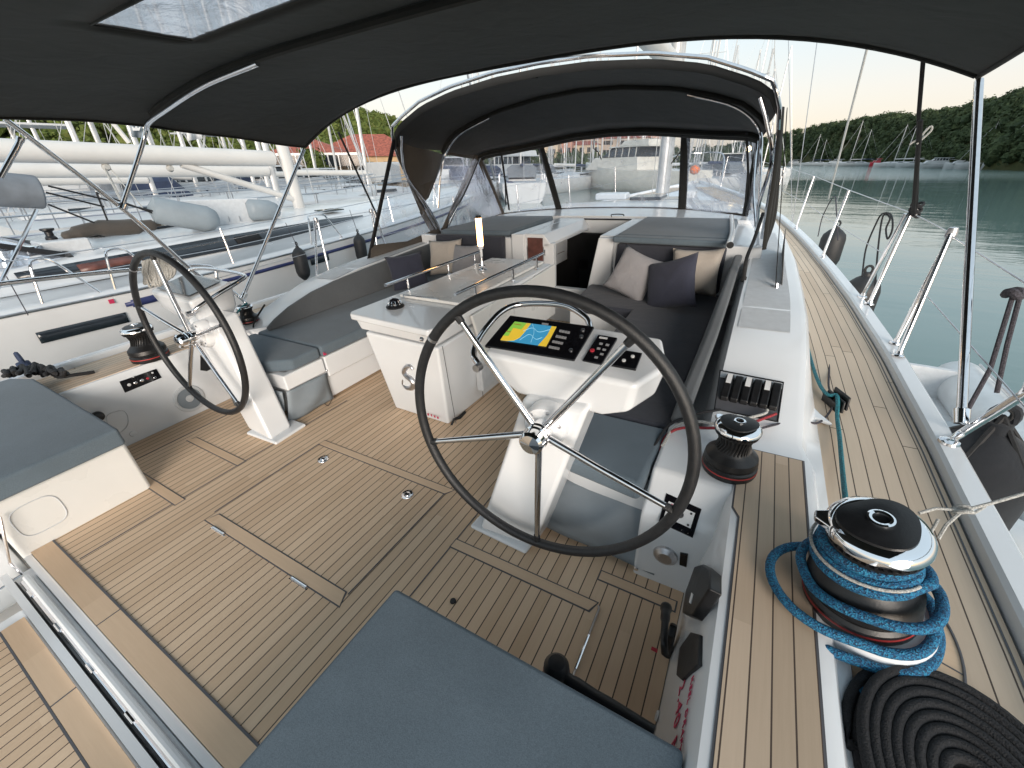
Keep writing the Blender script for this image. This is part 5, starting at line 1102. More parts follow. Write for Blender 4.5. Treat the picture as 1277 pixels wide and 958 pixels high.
# ---- generic hull for boats (bow towards +Y, waterline z = 0)
def hull_rings(L, B, F, n=16, transom=.82, sheer_=.25):
    rings = []
    for i in range(n+1):
        f = i/n; y = -L/2+L*f
        w = B/2*(transom+(1-transom)*math.sin(min(1, f/.45)*PI/2)) if f < .45 else B/2*max(.02, 1-((f-.45)/.55)**2.3)
        z = F*(1+sheer_*max(0, f-.3)**1.5); k = .82 if f < .8 else .82-.5*(f-.8)/.2*.8
        rings.append([V((-w, y, z)), V((-w*1.0, y, z*.6)), V((-w*(k+.06), y, z*.15)), V((-w*k*.7, y, -.25)), V((w*k*.7, y, -.25)), V((w*(k+.06), y, z*.15)), V((w, y, z*.6)), V((w, y, z)), V((w*.94, y, z+.02)), V((0, y, z+.05)), V((-w*.94, y, z+.02))])
    return [r[::-1] for r in rings]
def sailboat(name, loc_, hd, L=12, B=3.8, F=1.2, mast=16, label='', group=None, hullmat='white_paint', boomc='boom_white', stripe='blue_stripe', hood=None, detail=1, cat='sailboat', rr=random):
    S = empty(name, loc_, math.radians(hd)); tag(S, label, cat, group)
    k = MB(); k.loft(hull_rings(L, B, F)); k.build('hull', hullmat, S, smooth=50)
    k = MB(); r_ = hull_rings(L, B, F)
    for a_, b_ in ((0, 1), (7, 6)):
        k.grid([[p[a_].lerp(p[b_], .28)+V((math.copysign(.012, p[a_].x), 0, 0)), p[a_].lerp(p[b_], .55)+V((math.copysign(.012, p[a_].x), 0, 0))] for p in r_[1:-1]])
    if detail: k.build('hull_stripe', stripe, S)
    c = MB(); cr = []
    for f, w, h in ((-.12, .30, .12), (-.02, .33, .36), (.1, .32, .42), (.22, .26, .38), (.32, .16, .22), (.36, .08, .05)):
        y = L*f; z = F*1.02+.02; cr.append([V((-w*B, y, z)), V((-w*B*.9, y, z+h*.8)), V((-w*B*.7, y, z+h)), V((w*B*.7, y, z+h)), V((w*B*.9, y, z+h*.8)), V((w*B, y, z))][::-1])
    c.loft(cr); c.build('cabin', hullmat, S, smooth=50)
    w_ = MB()
    for s in (1, -1): w_.prism([V((s*B*.318, -.02*L, F*1.02+.14)), V((s*B*.305, .18*L, F*1.02+.16)), V((s*B*.285, .18*L, F*1.02+.30)), V((s*B*.305, -.02*L, F*1.02+.28))], (s*.03, 0, 0))
    w_.build('cabin_window', 'dark_window', S)
    m = MB(); m.loft([[V((.065*math.cos(a)*sc, .08*L+.095*math.sin(a)*sc, z)) for a in (2*PI*i/10 for i in range(10))] for z, sc in ((F+.3, 1), (mast*.7, 1), (mast, .7))]); M_ = m.build('mast', 'alloy', S)
    m = MB()
    for zz in (mast*.38, mast*.66): m.tube([(-B*.28, .07*L, zz), (0, .085*L, zz+.03), (B*.28, .07*L, zz)], .025, 6)
    m.tube([(0, .08*L, mast), (.0, .08*L, mast+.5)], .01, 4); m.build('spreader', 'alloy', M_)
    b_ = MB(); b_.tube([(0, .07*L, F+1.15), (0, -.30*L, F+1.25)], [.14, .13], 12); b_.build('boom', boomc, S)
    s_ = MB(); s_.tube([(0, -L*.49, F), (0, .08*L, mast)], .012, 4); s_.tube([(0, L*.49, F*1.2), (0, .08*L, mast*.97)], .03 if rr.random() < .6 else .012, 5)
    for s in (1, -1): s_.tube([(s*B*.47, .06*L, F), (s*B*.28, .07*L, mast*.38), (s*B*.28*.9, .07*L, mast*.66), (0, .08*L, mast*.98)], .010, 4)
    s_.build('rigging', 'alloy', S)
    if hood:
        h_ = MB(); h_.loft([[V((x*B, y*L, F+.3+z)) for x, z in ((-.30, 0), (-.30, .7), (-.2, .95), (.2, .95), (.30, .7), (.30, 0))][::-1] for y in (-.16, -.02)]+[[V((x*B, .04*L, F+.35+z)) for x, z in ((-.28, 0), (-.28, .1), (-.2, .12), (.2, .12), (.28, .1), (.28, 0))][::-1]]); h_.build('spray_hood', hood, S)
    p = MB()
    for s in (1, -1):
        for i in range(6):
            f = -.45+.17*i; w = B/2*(.95 if f < .1 else max(.1, .95-((f+.05)/.55)**2.3)); p.tube([(s*w, f*L, F), (s*w, f*L, F+.62+.2*max(0, f))], .015, 4)
    p.tube([(B*.47, L*-.45, F+.6), (B*.47, L*.06, F+.62), (B*.33, L*.3, F+.75), (.0, L*.5, F+.95), (-B*.33, L*.3, F+.75), (-B*.47, L*.06, F+.62), (-B*.47, L*-.45, F+.6)], .014, 4)
    if detail: p.build('guard_rail', 'steel_dull', S)
    return S
def motorboat(name, loc_, hd, L=10, B=3.4, F=1.2, H=1.9, label='', group=None, fly=False, hullmat='white_paint', cat='motorboat', canopy=None):
    S = empty(name, loc_, math.radians(hd)); tag(S, label, cat, group)
    k = MB(); k.loft(hull_rings(L, B, F, sheer_=.7)); k.build('hull', hullmat, S, smooth=50)
    def cab(y0, y1, z0, h, w0, w1, rake, nm, mt):
        c = MB(); c.loft([[V((-w0*B, y0, z0)), V((w0*B, y0, z0)), V((w0*B, y1, z0)), V((-w0*B, y1, z0))], [V((-w1*B, y0+rake*.2, z0+h)), V((w1*B, y0+rake*.2, z0+h)), V((w1*B*.9, y1-rake, z0+h)), V((-w1*B*.9, y1-rake, z0+h))]]); return c.build(nm, mt, S, bevel=.06)
    cab(-L*.15, L*.36, F+.05, H*.45, .40, .38, L*.08, 'cabin', hullmat)
    cab(-L*.12, L*.20, F+.05+H*.45, H*.33, .37, .34, L*.07, 'cabin_window', 'dark_window')
    cab(-L*.22, L*.15, F+.05+H*.78, .10, .38, .38, L*.02, 'roof', hullmat)
    k = MB(); w = B*.34
    for j in range(5):
        y = -L*.11+L*.06*j
        for s in (1, -1): k.obox((s*B*.36, y, F+.05+H*.61), (.02, 0, 0), (0, .05, 0), (s*-.03, .0, H*.165))
    k.build('window_post', hullmat, S)
    if fly:
        cab(-L*.2, L*.05, F+.05+H*.78+.1, .5, .34, .32, L*.03, 'flybridge', hullmat)
        k = MB(); k.tube([(-.8, -L*.2, F+H+.5), (-.8, -L*.15, F+H+1.5), (.8, -L*.15, F+H+1.5), (.8, -L*.2, F+H+.5)], .06, 6); k.build('radar_arch', hullmat, S)
        k = MB(); k.obox((0, -L*.05, F+H+1.5), (B*.36, 0, 0), (0, L*.14, 0), (0, 0, .04)); k.build('hard_top', canopy or hullmat, S)
    k = MB()
    for s in (1, -1): k.tube([(s*B*.36, L*.12, F+.75), (s*B*.30, L*.30, F+.95), (0, L*.49, F+1.25)], .02, 5)
    k.build('bow_rail', 'steel_dull', S)
    return S
# ---- the white yacht moored alongside to port
NB = tag(empty('neighbour_yacht', (-6.0, 4, WL)), 'white sailing yacht moored alongside to port, with blue stripe and long dark cabin windows', 'sailboat')
def nb(mb, name, mat, **k): return loc(mb, name, mat, NB, **k)
EN_ = [(-4, -3.75), (-1, -3.6), (.7, -3.6), (3, -3.6), (4.8, -3.66), (6.2, -3.9), (8, -4.35), (10, -5.05), (11.5, -5.7), (12, -5.95)]
SZ = [(-4, .50), (.7, .52), (1.5, .52), (2.5, .55), (3.3, .59), (4.8, .68), (6.2, .75), (9, .9), (12, 1.05)]
rings = []; ysn = [-4+.5*i for i in range(33)]
for y in ysn:
    x = interp(EN_, y); z = interp(SZ, y); xc = -6.0; h = x-xc
    rings.append([V((xc+h*a, y, zz)) for a, zz in ((.985, z+.0), (1.0, z-.015), (1.003, z-.05), (1.0, z-.10), (.99, -.3), (.93, -.8), (.8, -1.3), (-.8, -1.3), (-.93, -.8), (-.99, -.3), (-1, z-.02), (-.985, z), (-.93, z+.0), (-.5, z+.03), (.5, z+.03), (.90, z-.0), (.93, z+.012), (.975, z+.012))])
k = MB(); k.loft(rings); nb(k, 'hull', 'hull_white', smooth=50)
def nstrip(name, mat, y0, y1, d0, d1, off=.006, n=20, zf=None):
    k = MB(); rows = []
    for i in range(n+1):
        y = y0+(y1-y0)*i/n; x = -6.0+(interp(EN_, y)+6.0)*1.0+off; z = interp(SZ, y); rows.append([V((x, y, z-d0)), V((x+.0, y, z-d1))])
    k.grid(rows); return nb(k, name, mat, solid=.008)
nstrip('toe_rail', 'steel_dull', -3.5, 9, .005, .028, .012)
nstrip('blue_stripe', 'blue_stripe', 1.45, 8.5, .115, .155)
nstrip('hull_window', 'dark_window', .78, 1.42, .20, .30); nstrip('hull_window', 'dark_window', 3.55, 3.85, .14, .24)
nstrip('stripe_end', 'blue_stripe', 1.5, 2.1, .10, .17, .010)
# cabin: sloping dark window band and a broad pale top
cab = []
for y, xo, z0, z1 in ((-.6, -4.25, .54, .66), (1.0, -4.25, .54, .72), (2, -4.25, .55, .76), (3.0, -4.27, .57, .80), (4.2, -4.36, .60, .82), (5.4, -4.6, .66, .84), (6.6, -4.95, .72, .86), (7.6, -5.35, .80, .86)):
    c_ = -6.0; h = xo-c_; cab.append([V((c_+h*a, y, z)) for a, z in ((1.0, z0), (.93, z0+.01), (.84, z1-.02), (.78, z1), (0, z1+.06), (-.78, z1), (-.84, z1-.02), (-1, z0))][::-1])
k = MB(); k.loft(cab); nb(k, 'cabin', 'hull_white', smooth=45)
def onc(y, t_, off=.012):
    i = max(0, min(len(cab)-2, sum(1 for r in cab if r[0].y <= y)-1)); a, b_ = cab[i], cab[i+1]; f = (y-a[0].y)/(b_[0].y-a[0].y)
    p = a[::-1][1].lerp(b_[::-1][1], f); q = a[::-1][2].lerp(b_[::-1][2], f); r = p.lerp(q, t_); return r+V((off*.6, 0, off))
k = MB(); N_ = 26; rows = []
for i in range(N_+1):
    y = 1.0+4.6*i/N_; lo_ = .08+(.5*max(0, 1-(y-1.0)/.9)); hi_ = .88-(.35*max(0, (y-4.6)/1.0)); rows.append([onc(y, lo_), onc(y, max(lo_+.02, hi_))])
k.grid(rows); nb(k, 'cabin_window', 'dark_window', solid=.01)
for y0, y1 in ((1.45, 2.0), (3.1, 3.45)):
    k = MB(); k.grid([[onc(y0+(y1-y0)*i/4, .28, .024), onc(y0+(y1-y0)*i/4, .68, .024)] for i in range(5)]); nb(k, 'opening_port', 'wood_red' if y0 < 2 else 'hole', solid=.012)
k = MB(); k.box(-6.4, -5.6, 2.0, 3.9, .84, .87).box(-5.2, -4.9, 4.9, 5.3, .88, .90); nb(k, 'deck_hatch', 'dark_window', bevel=.01)
k = MB(); k.box(-5.2, -4.85, 1.35, 1.75, .74, .90).box(-4.9, -4.7, 1.0, 1.3, .72, .80); nb(k, 'deck_locker', 'nonskid', bevel=.02)
for x, y in ((-4.75, 1.05), (-4.85, 1.25)):
    k = MB(); k.lathe([(.10, 0), (.10, .05), (.07, .08), (.07, .13), (.09, .15), (.001, .16)], (x, y, .73), seg=20); nb(k, 'winch', 'chrome')
for y in (1.5, 1.85):
    k = MB(); k.lathe([(.05, 0), (.05, .04), (.035, .06), (.035, .10), (.06, .12), (.06, .135), (.001, .14)], (-5.05, y, .88), seg=16); nb(k, 'winch', 'black_plastic')
# spray hood of the neighbour
k = MB(); hd_ = []
for x, y, z in ((-4.55, -.4, .75), (-4.62, -.4, 1.35), (-4.95, -.4, 1.62), (-7.0, -.4, 1.62), (-7.4, -.4, 1.3)): hd_.append(V((x, y, z)))
def hrow(y, hz, inx): return [V((-4.5-inx, y, .72)), V((-4.6-inx, y, .72+hz*.75)), V((-4.95-inx, y, .72+hz)), V((-6.0, y, .74+hz*1.02)), V((-7.05+inx, y, .72+hz)), V((-7.4+inx, y, .72+hz*.75)), V((-7.5+inx, y, .72))]
k.grid([hrow(-.8, .72, 0), hrow(0.2, .70, 0)]); nb(k, 'spray_hood', 'grey_cover', solid=.02, smooth=60)
k = MB(); k.grid([hrow(.2, .69, .01), hrow(.6, .52, .05), hrow(1.0, .30, .1), hrow(1.5, .05, .2)]); nb(k, 'hood_window', 'clear_vinyl', smooth=60)
k = MB(); k.tube([r+V((0, 0, .01)) for r in hrow(1.5, .05, .2)], .03, 6); k.tube([hrow(.2, .69, 0)[1], hrow(1.0, .30, .1)[1], hrow(1.5, .05, .2)[1]], .03, 6); k.tube([r for r in hrow(.2, .69, 0)], .03, 6); nb(k, 'hood_band', 'cover_dark')
k = MB(); k.tube([at(-60, 232, 'x', -4.5, RW), at(50, 240, 'x', -4.5, RW)], .15, 20); ro = k.build('rolled_cover', 'grey_cover', None, bevel=.02); ro.data.transform(Matrix.Translation(-NB.location)); ro.parent = NB
k = MB(); k.tube([at(46, 262, 'x', -4.45, RW), at(20, 315, 'x', -4.3, RW), at(-4, 362, 'x', -4.2, RW)], .016, 8); nb(k, 'cover_support', 'steel')
# mast, boom, vang, stays
mb_ = at(374, 259, 'x', -6.0, RW)
k = MB(); k.loft([[V((-6.0+.075*math.cos(a), mb_.y+.11*math.sin(a)-dy, z)) for a in (2*PI*i/16 for i in range(16))] for z, dy in ((.8, 0), (17, .9))]); nb(k, 'mast', 'boom_white')
k = MB(); k.tube([V((-6, mb_.y-.3, 1.70)), V((-6, mb_.y-1.2, 1.72)), V((-6, -1.5, 1.86))], [.12, .125, .12], 18); nb(k, 'boom', 'boom_white', bevel=.01)
k = MB(); k.tube([V((-6, mb_.y-.1, 1.05)), at(226, 205, 'x', -6.0, RW)], .05, 12); nb(k, 'boom_vang', 'boom_white')
k = MB(); k.lathe([(.03, -.05), (.05, 0), (.03, .05)], at(130, 203, 'x', -6, RW)-V((0, 0, .05)), (1, 0, 0), 12); k.lathe([(.03, -.05), (.05, 0), (.03, .05)], at(212, 210, 'x', -6, RW), (1, 0, 0), 12)
for a_ in (((130, 206), (158, 262)), ((134, 206), (180, 262)), ((128, 206), (150, 250))): k.tube([at(*a_[0], 'x', -6, RW), at(*a_[1], 'x', -5.7, RW)], .008, 5)
nb(k, 'mainsheet', 'rope_grey')
k = MB()
for a_, b2 in (((60, 232), (210, 268)), ((120, 240), (240, 284)), ((57, 240), (130, 258)), ((120, 240), (134, 275)), ((60, 255), (118, 278))): k.tube([at(*a_, 'x', -5, RW), at(*b2, 'x', -4.9, RW)], .010, 5)
nb(k, 'deck_line', 'strap_black')
# covered bundle (grey dodger bag) lying on the cabin top
k = MB(); pts = [at(u, v, 'x', -5.0, RW) for u, v in ((78, 296), (95, 291), (120, 285), (150, 284), (175, 282), (200, 280))]
k.tube(smoothpath(pts, 5), [.03]+[.06]*4+[.09]*6+[.11]*9+[.08]*4+[.03]*2, 12, flat=.8); tag(loc_o := k.build('folded_cover', 'canvas_brown', None, smooth=60), 'folded grey-brown canvas cover lying on the neighbour yacht\'s cabin top', 'cover')
# stanchion hoops and guard wires
for (u0, v0, u1, v1, u2, v2) in ((22, 325, 75, 371, 32, 378), (128, 312, 147, 355, 170, 330), (398, 268, 401, 322, 424, 320)):
    a = at(u2 if u2 < u1 else u0+3, v2 if u2 < u1 else v1-4, 'x', -3.66, RW)
A_ = [(.98, 1.12), (1.50, 1.66), (3.72, 3.98)]
for y0, y1 in A_:
    k = MB(); z = interp(SZ, y0); k.tube(smoothpath([V((-3.68, y0-.05, z)), V((-3.70, y0, z+.30)), V((-3.72, y0+.04, z+.36)), V((-3.72, y1-.02, z+.36)), V((-3.70, y1+.04, z+.30)), V((-3.68, y1+.22, z))], 5), .012, 8); nb(k, 'stanchion', 'steel')
for y in (2.6, 5.4, 7, 8.6):
    k = MB(); k.tube([V((interp(EN_, y)-.08, y, interp(SZ, y))), V((interp(EN_, y)-.13, y, interp(SZ, y)+.40))], .011, 6); nb(k, 'stanchion', 'steel')
k = MB(); k.tube([V((interp(EN_, y)-.12, y, interp(SZ, y)+.38)) for y in (-2, 1, 2.6, 3.8, 5.4, 7, 8.6, 10.5)], .005, 5); k.tube([V((interp(EN_, y)-.11, y, interp(SZ, y)+.19)) for y in (-2, 1, 2.6, 3.8, 5.4, 7, 8.6, 10.5)], .004, 5)
k.tube([(-3.7, 4.9, .68), (-5, 5.0, 8), (-6, 5.1, 15)], .008, 5); k.tube([(-3.75, 5.1, .7), (-6, 5.1, 9)], .006, 5); k.tube([(-6, 12, 1.1), (-6, 5.2, 16)], .03, 6); nb(k, 'guard_wire', 'steel_dull')
k = MB(); k.obox(at(139, 376, 'x', -3.585, RW), (.003, 0, 0), (0, .02, 0), (0, 0, .02)); nb(k, 'red_mark', 'ink')
# fenders between
fender(at(370, 306, 'x', -3.44, RW), .44, .085, 'slim black fender left of the pair on the neighbour yacht\'s topsides', group='dark fenders between the two yachts', boat=False)
fender(at(446, 290, 'x', -3.50, RW), .44, .085, 'slim black fender on the neighbour yacht just behind the spray hood', group='dark fenders between the two yachts', boat=False)
k = MB(); k.tube([at(370, 306, 'x', -3.44, RW), at(356, 278, 'x', -3.7, RW)], .004, 5); k.tube([at(446, 290, 'x', -3.5, RW), at(436, 262, 'x', -3.7, RW)], .004, 5); k.tube([at(35, 393, 'x', -3.4, RW), at(8, 345, 'x', -3.7, RW)], .004, 5); nb(k, 'fender_lanyard', 'rope_dark')
# dinghy on the neighbour's foredeck/cabin
D = tag(empty('inflatable_dinghy', at(270, 280, 'x', -5.0, RW)), 'grey inflatable dinghy with fat tubes lying on the neighbour yacht\'s deck', 'dinghy')
k = MB(); a = at(192, 262, 'x', -5.0, RW); b_ = at(262, 272, 'x', -4.85, RW)
k.tube([a+V((0, -.05, 0)), a, b_-V((0, .08, 0)), b_, b_+V((0, .07, 0)), b_+V((0, .10, 0))], [.05, .16, .165, .15, .10, .01], 18); loc(k, 'tube', 'tube_grey', D, smooth=60)
k = MB(); a = at(205, 255, 'x', -5.9, RW); b_ = at(345, 262, 'x', -5.2, RW); c_ = at(312, 262, 'x', -5.2, RW)
k.tube([c_-V((0, .05, 0)), c_, b_-V((0, .12, 0)), b_, b_+V((0, .02, 0))], [.10, .155, .155, .10, .01], 18); loc(k, 'tube', 'tube_grey', D, smooth=60)
k = MB(); pts = [at(225, 250, 'x', -5.2, RW), at(322, 247, 'x', -5.2, RW), at(325, 278, 'x', -5.2, RW), at(240, 284, 'x', -5.2, RW)]; k.prism(pts, (-.05, 0, 0)); loc(k, 'transom', 'nonskid', D, bevel=.015)
k = MB(); q = pts[0].lerp(pts[2], .5)
for j in range(4): k.tube([pts[3].lerp(pts[2], .2+.16*j)+V((.03, 0, .05)), pts[3].lerp(pts[2], .2+.16*j)+V((.03, 0, .12))], .006, 5)
loc(k, 'transom_bracket', 'steel_dull', D)
# our own white dinghy floating to starboard
TD = tag(empty('inflatable_dinghy', (3.55, 4.8, WL)), 'white inflatable dinghy floating beside the yacht under the starboard rail', 'dinghy')
k = MB(); tp = smoothpath([V((4.02, 6.6, WL+.30)), V((4.05, 5.6, WL+.30)), V((4.07, 4.4, WL+.31)), V((3.98, 3.5, WL+.36)), V((3.6, 3.05, WL+.42)), V((3.25, 3.5, WL+.36)), V((3.1, 4.4, WL+.31)), V((3.08, 5.6, WL+.30)), V((3.08, 6.6, WL+.30))], 6)
k.tube(tp, [.12]+[.24]*(len(tp)-2)+[.12], 18); loc(k, 'tube', 'tube_white', TD, smooth=60)
k = MB(); k.prism([(3.1, 3.6, WL+.12), (4.0, 3.6, WL+.12), (4.0, 6.1, WL+.12), (3.1, 6.1, WL+.12)], (0, 0, .04)); k.box(3.15, 3.98, 6.08, 6.14, WL+.1, WL+.52); loc(k, 'floor', 'nonskid', TD)
k = MB(); k.box(3.15, 3.98, 4.7, 4.95, WL+.38, WL+.42); loc(k, 'thwart', 'tube_grey', TD, bevel=.01)
k = MB(); k.tube([p+V((.12, .0, .235)) for p in tp[4:26:4]], .010, 6); k.tube([(4.1, 6.3, WL+.57), (4.12, 4.4, WL+.58)], .012, 6)
for p in tp[8:30:6]: k.lathe([(.03, 0), (.03, .02), (.001, .03)], p+V((.10, .0, .235)), seg=8)
loc(k, 'grab_line', 'steel_dull', TD)
# ---- other boats to port
rg = random.Random(5)
def sb(u, v, xv, **k): p = at(u, v, 'x', xv, RW); p.z = WL; return sailboat('moored_sailboat', p, **k)
S2 = sailboat('moored_sailboat', (-10.6, 6.6, WL), 2, L=14, B=4.2, F=1.45, mast=18, label='white sailboat second to port, its long white boom ending behind the neighbour\'s boom', group='sailboats moored to port', hood=None)
S3 = sailboat('moored_sailboat', (-15.6, 9.5, WL), 0, L=13, B=4.0, F=1.4, mast=17, label='white sailboat third to port, partly hidden behind the crossing white booms', group='sailboats moored to port', hood=None)
S4 = sailboat('moored_sailboat', (-20.8, 12.0, WL), -4, L=12, B=3.9, F=1.3, mast=16, label='white sailboat fourth to port near the quay, with a bare pale mast', group='sailboats moored to port', hood=None)
S5 = sailboat('moored_sailboat', (-26.0, 10.5, WL), 4, L=12, B=3.9, F=1.3, mast=15, label='white sailboat furthest to port, at the left edge below the wooded hill', group='sailboats moored to port', hood='grey_cover')
k = MB(); a = at(92, 143, 'x', -11, RW); k.tube([at(138, 150, 'x', -11, RW), at(161, 178, 'x', -11, RW)], .05, 8); o = k.build('boom_crutch', 'boom_white', None); o.data.transform(Matrix.Translation(-V(S2.location))@Matrix.Identity(4)); o.data.transform(Matrix.Rotation(-math.radians(2), 4, 'Z')); o.parent = S2
for (pix, lab, mt) in (([(161, 148), (178, 148), (177, 172), (163, 171)], 'grey pennant with a small white crown hanging among the masts to port', 'grey_vinyl'), ([(230, 152), (249, 152), (252, 173), (233, 176)], 'white pennant with a red mark hanging beside a mast to port', 'white_label')):
    k = MB(); x_ = -12.5; ps = [at(u, v, 'x', x_, RW) for u, v in pix]; rows = []
    for i in range(6):
        f = i/5; rows.append([ps[0].lerp(ps[1], f)+V((.05*math.sin(f*6), 0, 0)), ps[3].lerp(ps[2], f)+V((.05*math.sin(f*6+1), 0, 0))])
    k.grid(rows); fl = k.build('pennant', mt, None, solid=.01); tag(fl, lab, 'flag', 'pennants among the masts to port')
    k = MB()
    if mt == 'grey_vinyl':
        z_ = [at(u, v, 'x', x_+.08, RW) for u, v in ((166, 163), (165, 158), (168, 160), (170, 156.5), (172, 160), (175, 158), (174, 163))]; k.prism(z_, (-.02, 0, 0)); o = k.build('crown_mark', 'white_label', fl)
    else:
        z_ = [at(u, v, 'x', x_+.08, RW) for u, v in ((241, 153), (248, 153), (248, 159), (242, 158))]; k.prism(z_, (-.02, 0, 0)); o = k.build('red_mark', 'red', fl)
MG = 'motorboats moored along the quay'
motorboat('motor_cruiser', W(345, 238, 33)*1.0+V((0, 0, 0)), 0, label='white motor cruiser with turquoise windows moored at the quay beyond the dinghy', group=MG) .location.z = WL
motorboat('motor_cruiser', W(290, 238, 36), 20, L=11, label='white motor cruiser moored behind the crossing vang poles to port', group=MG, fly=True).location.z = WL
motorboat('motor_cruiser', W(215, 240, 30), 10, L=9, label='white motor cruiser with a red and white lifebuoy rack among the port masts', group=MG).location.z = WL
motorboat('motor_cruiser', W(90, 236, 32), -10, L=10, label='white motor cruiser seen above the grey rolled cover at far left', group=MG, fly=True).location.z = WL
motorboat('motor_cruiser', W(395, 236, 36), 30, L=9, F=1.0, label='low white motor cruiser beside the quay wall left of the red roofs', group=MG).location.z = WL
k = MB(); q = W(150, 246, 14); k.lathe([(.001, 0), (.10, .0), (.14, .03), (.10, .12), (.001, .13)], q-V((4, 0, .0)), (0, 0, 1), 12)
for i in range(14):
    u = 15+33*i+rg.uniform(-8, 8); p = W(u, 240, rg.uniform(22, 36)); p.z = WL
    sailboat('moored_sailboat', p, rg.uniform(-15, 15), L=rg.uniform(10, 13), B=3.7, F=1.2, mast=rg.uniform(13, 17), label='moored sailboat in the crowded row beyond the port neighbours, one of several alike', group='sailboats crowded beyond the port row', hood=rg.choice((None, 'navy_cover', 'grey_cover')), rr=rg)
# ---- quay
def terrain(name, poly, z, mat, th=2.0): k = MB(); k.prism([V((x, y, z-th)) for x, y in poly], (0, 0, th)); return tag(k.build(name, mat, None, smooth=0), None, None, None, 'structure')
terrain('quay', [(-64, -30), (-43, -5), (-43, 14), (-38, 26), (-33, 37), (-36, 46), (-60, 56), (-140, 60), (-140, -40)], -.25, 'tarmac', 1.6)
k = MB()
for i in range(60):
    f = i/59; p = V((-43, -2, 0)).lerp(V((-43, 14, 0)), f*4) if f < .25 else (V((-43, 14, 0)).lerp(V((-38, 26, 0)), (f-.25)*4) if f < .5 else (V((-38, 26, 0)).lerp(V((-33, 37, 0)), (f-.5)*4) if f < .75 else V((-33, 37, 0)).lerp(V((-36, 46, 0)), (f-.75)*4)))
    for j in range(5):
        c_ = p+V((rg.uniform(-.4, 1.2), rg.uniform(-.5, .5), WL+rg.uniform(.0, .8))); r_ = rg.uniform(.35, .75)
        vs = [c_+V((rg.uniform(.7, 1)*a*r_, rg.uniform(.7, 1)*b2*r_, rg.uniform(.6, 1)*c2*r_*.7)) for a in (-1, 1) for b2 in (-1, 1) for c2 in (-1, 1)]
        k.add(vs, [[0, 1, 3, 2], [4, 6, 7, 5], [0, 4, 5, 1], [2, 3, 7, 6], [0, 2, 6, 4], [1, 5, 7, 3]])
tag(k.build('rubble_bank', 'stone', None, smooth=0), 'brown rubble stone bank along the foot of the quay', 'rocks', None, 'stuff')
# cars and vans
def car(u, v, d, hd, label, col='white_paint', L=4.6, Wd=1.85, H=1.5, van=False, nm='parked_car', cat='car'):
    p = W(u, v, d); p.z = -.25; S = tag(empty(nm, p, math.radians(hd)), label, cat, 'vehicles parked on the quay')
    if van: prof = [(-L/2, .35), (-L/2, H-.1), (-L/2+.1, H), (L*.22, H), (L*.34, H*.62), (L*.48, H*.52), (L/2, .6), (L/2, .35)]
    else: prof = [(-L/2, .35), (-L/2, .85), (-L*.43, .95), (-L*.33, H-.05), (-L*.25, H), (L*.05, H), (L*.20, .98), (L*.42, .85), (L/2, .65), (L/2, .35)]
    k = MB(); k.prism([V((-Wd/2, y, z)) for y, z in prof], (Wd, 0, 0)); k.build('body', col, S, bevel=.08)
    k = MB()
    for s in (1, -1):
        if van: k.prism([V((s*(Wd/2+.005), y, z)) for y, z in ((L*.05, H*.58), (L*.05, H*.88), (L*.19, H*.88), (L*.29, H*.62))], (s*.01, 0, 0))
        else: k.prism([V((s*(Wd/2+.005), y, z)) for y, z in ((-L*.36, .97), (-L*.28, H-.1), (L*.04, H-.1), (L*.15, .99))], (s*.01, 0, 0))
    k.build('side_window', 'dark_window', S)
    k = MB(); a, b2 = ((L*.235, H-.06), (L*.33, H*.66)) if van else ((L*.06, H-.03), (L*.19, 1.02))
    k.prism([V((-Wd*.42, a[0]+.02, a[1]+.02)), V((Wd*.42, a[0]+.02, a[1]+.02)), V((Wd*.44, b2[0]+.03, b2[1]+.02)), V((-Wd*.44, b2[0]+.03, b2[1]+.02))], (0, .015, .01)); k.build('windscreen', 'dark_window', S)
    for s in (1, -1):
        for y in (-L*.31, L*.31): k = MB(); k.lathe([(.001, -.01), (.32, -.01), (.33, .1), (.32, .2), (.001, .2)], (s*(Wd/2-.17), y, .33), (s, 0, 0), 20); w2 = k.build('wheel', 'tyre', S); k = MB(); k.lathe([(.20, .205), (.001, .215)], (s*(Wd/2-.17), y, .33), (s, 0, 0), 14); k.build('rim', 'steel_dull', w2)
    k = MB()
    for s in (1, -1): k.obox((s*Wd*.36, L/2+.005, .68), (.14, 0, 0), (0, .01, 0), (0, 0, .07))
    k.build('headlight', 'white_label', S)
    return S
car(470, 229, 50, 100, 'white delivery van parked on the quay beside the spray hood', van=True, H=2.2, L=5.0, cat='van', nm='parked_van')
car(455, 230, 51, 95, 'silver car parked between the white van and the black car', col='alloy')
car(423, 230, 50, 80, 'black car parked on the quay in front of the red-roofed building', col='car_black')
car(318, 232, 46, 110, 'dark estate car on the quay behind the neighbour\'s mast', col='car_black', H=1.6)
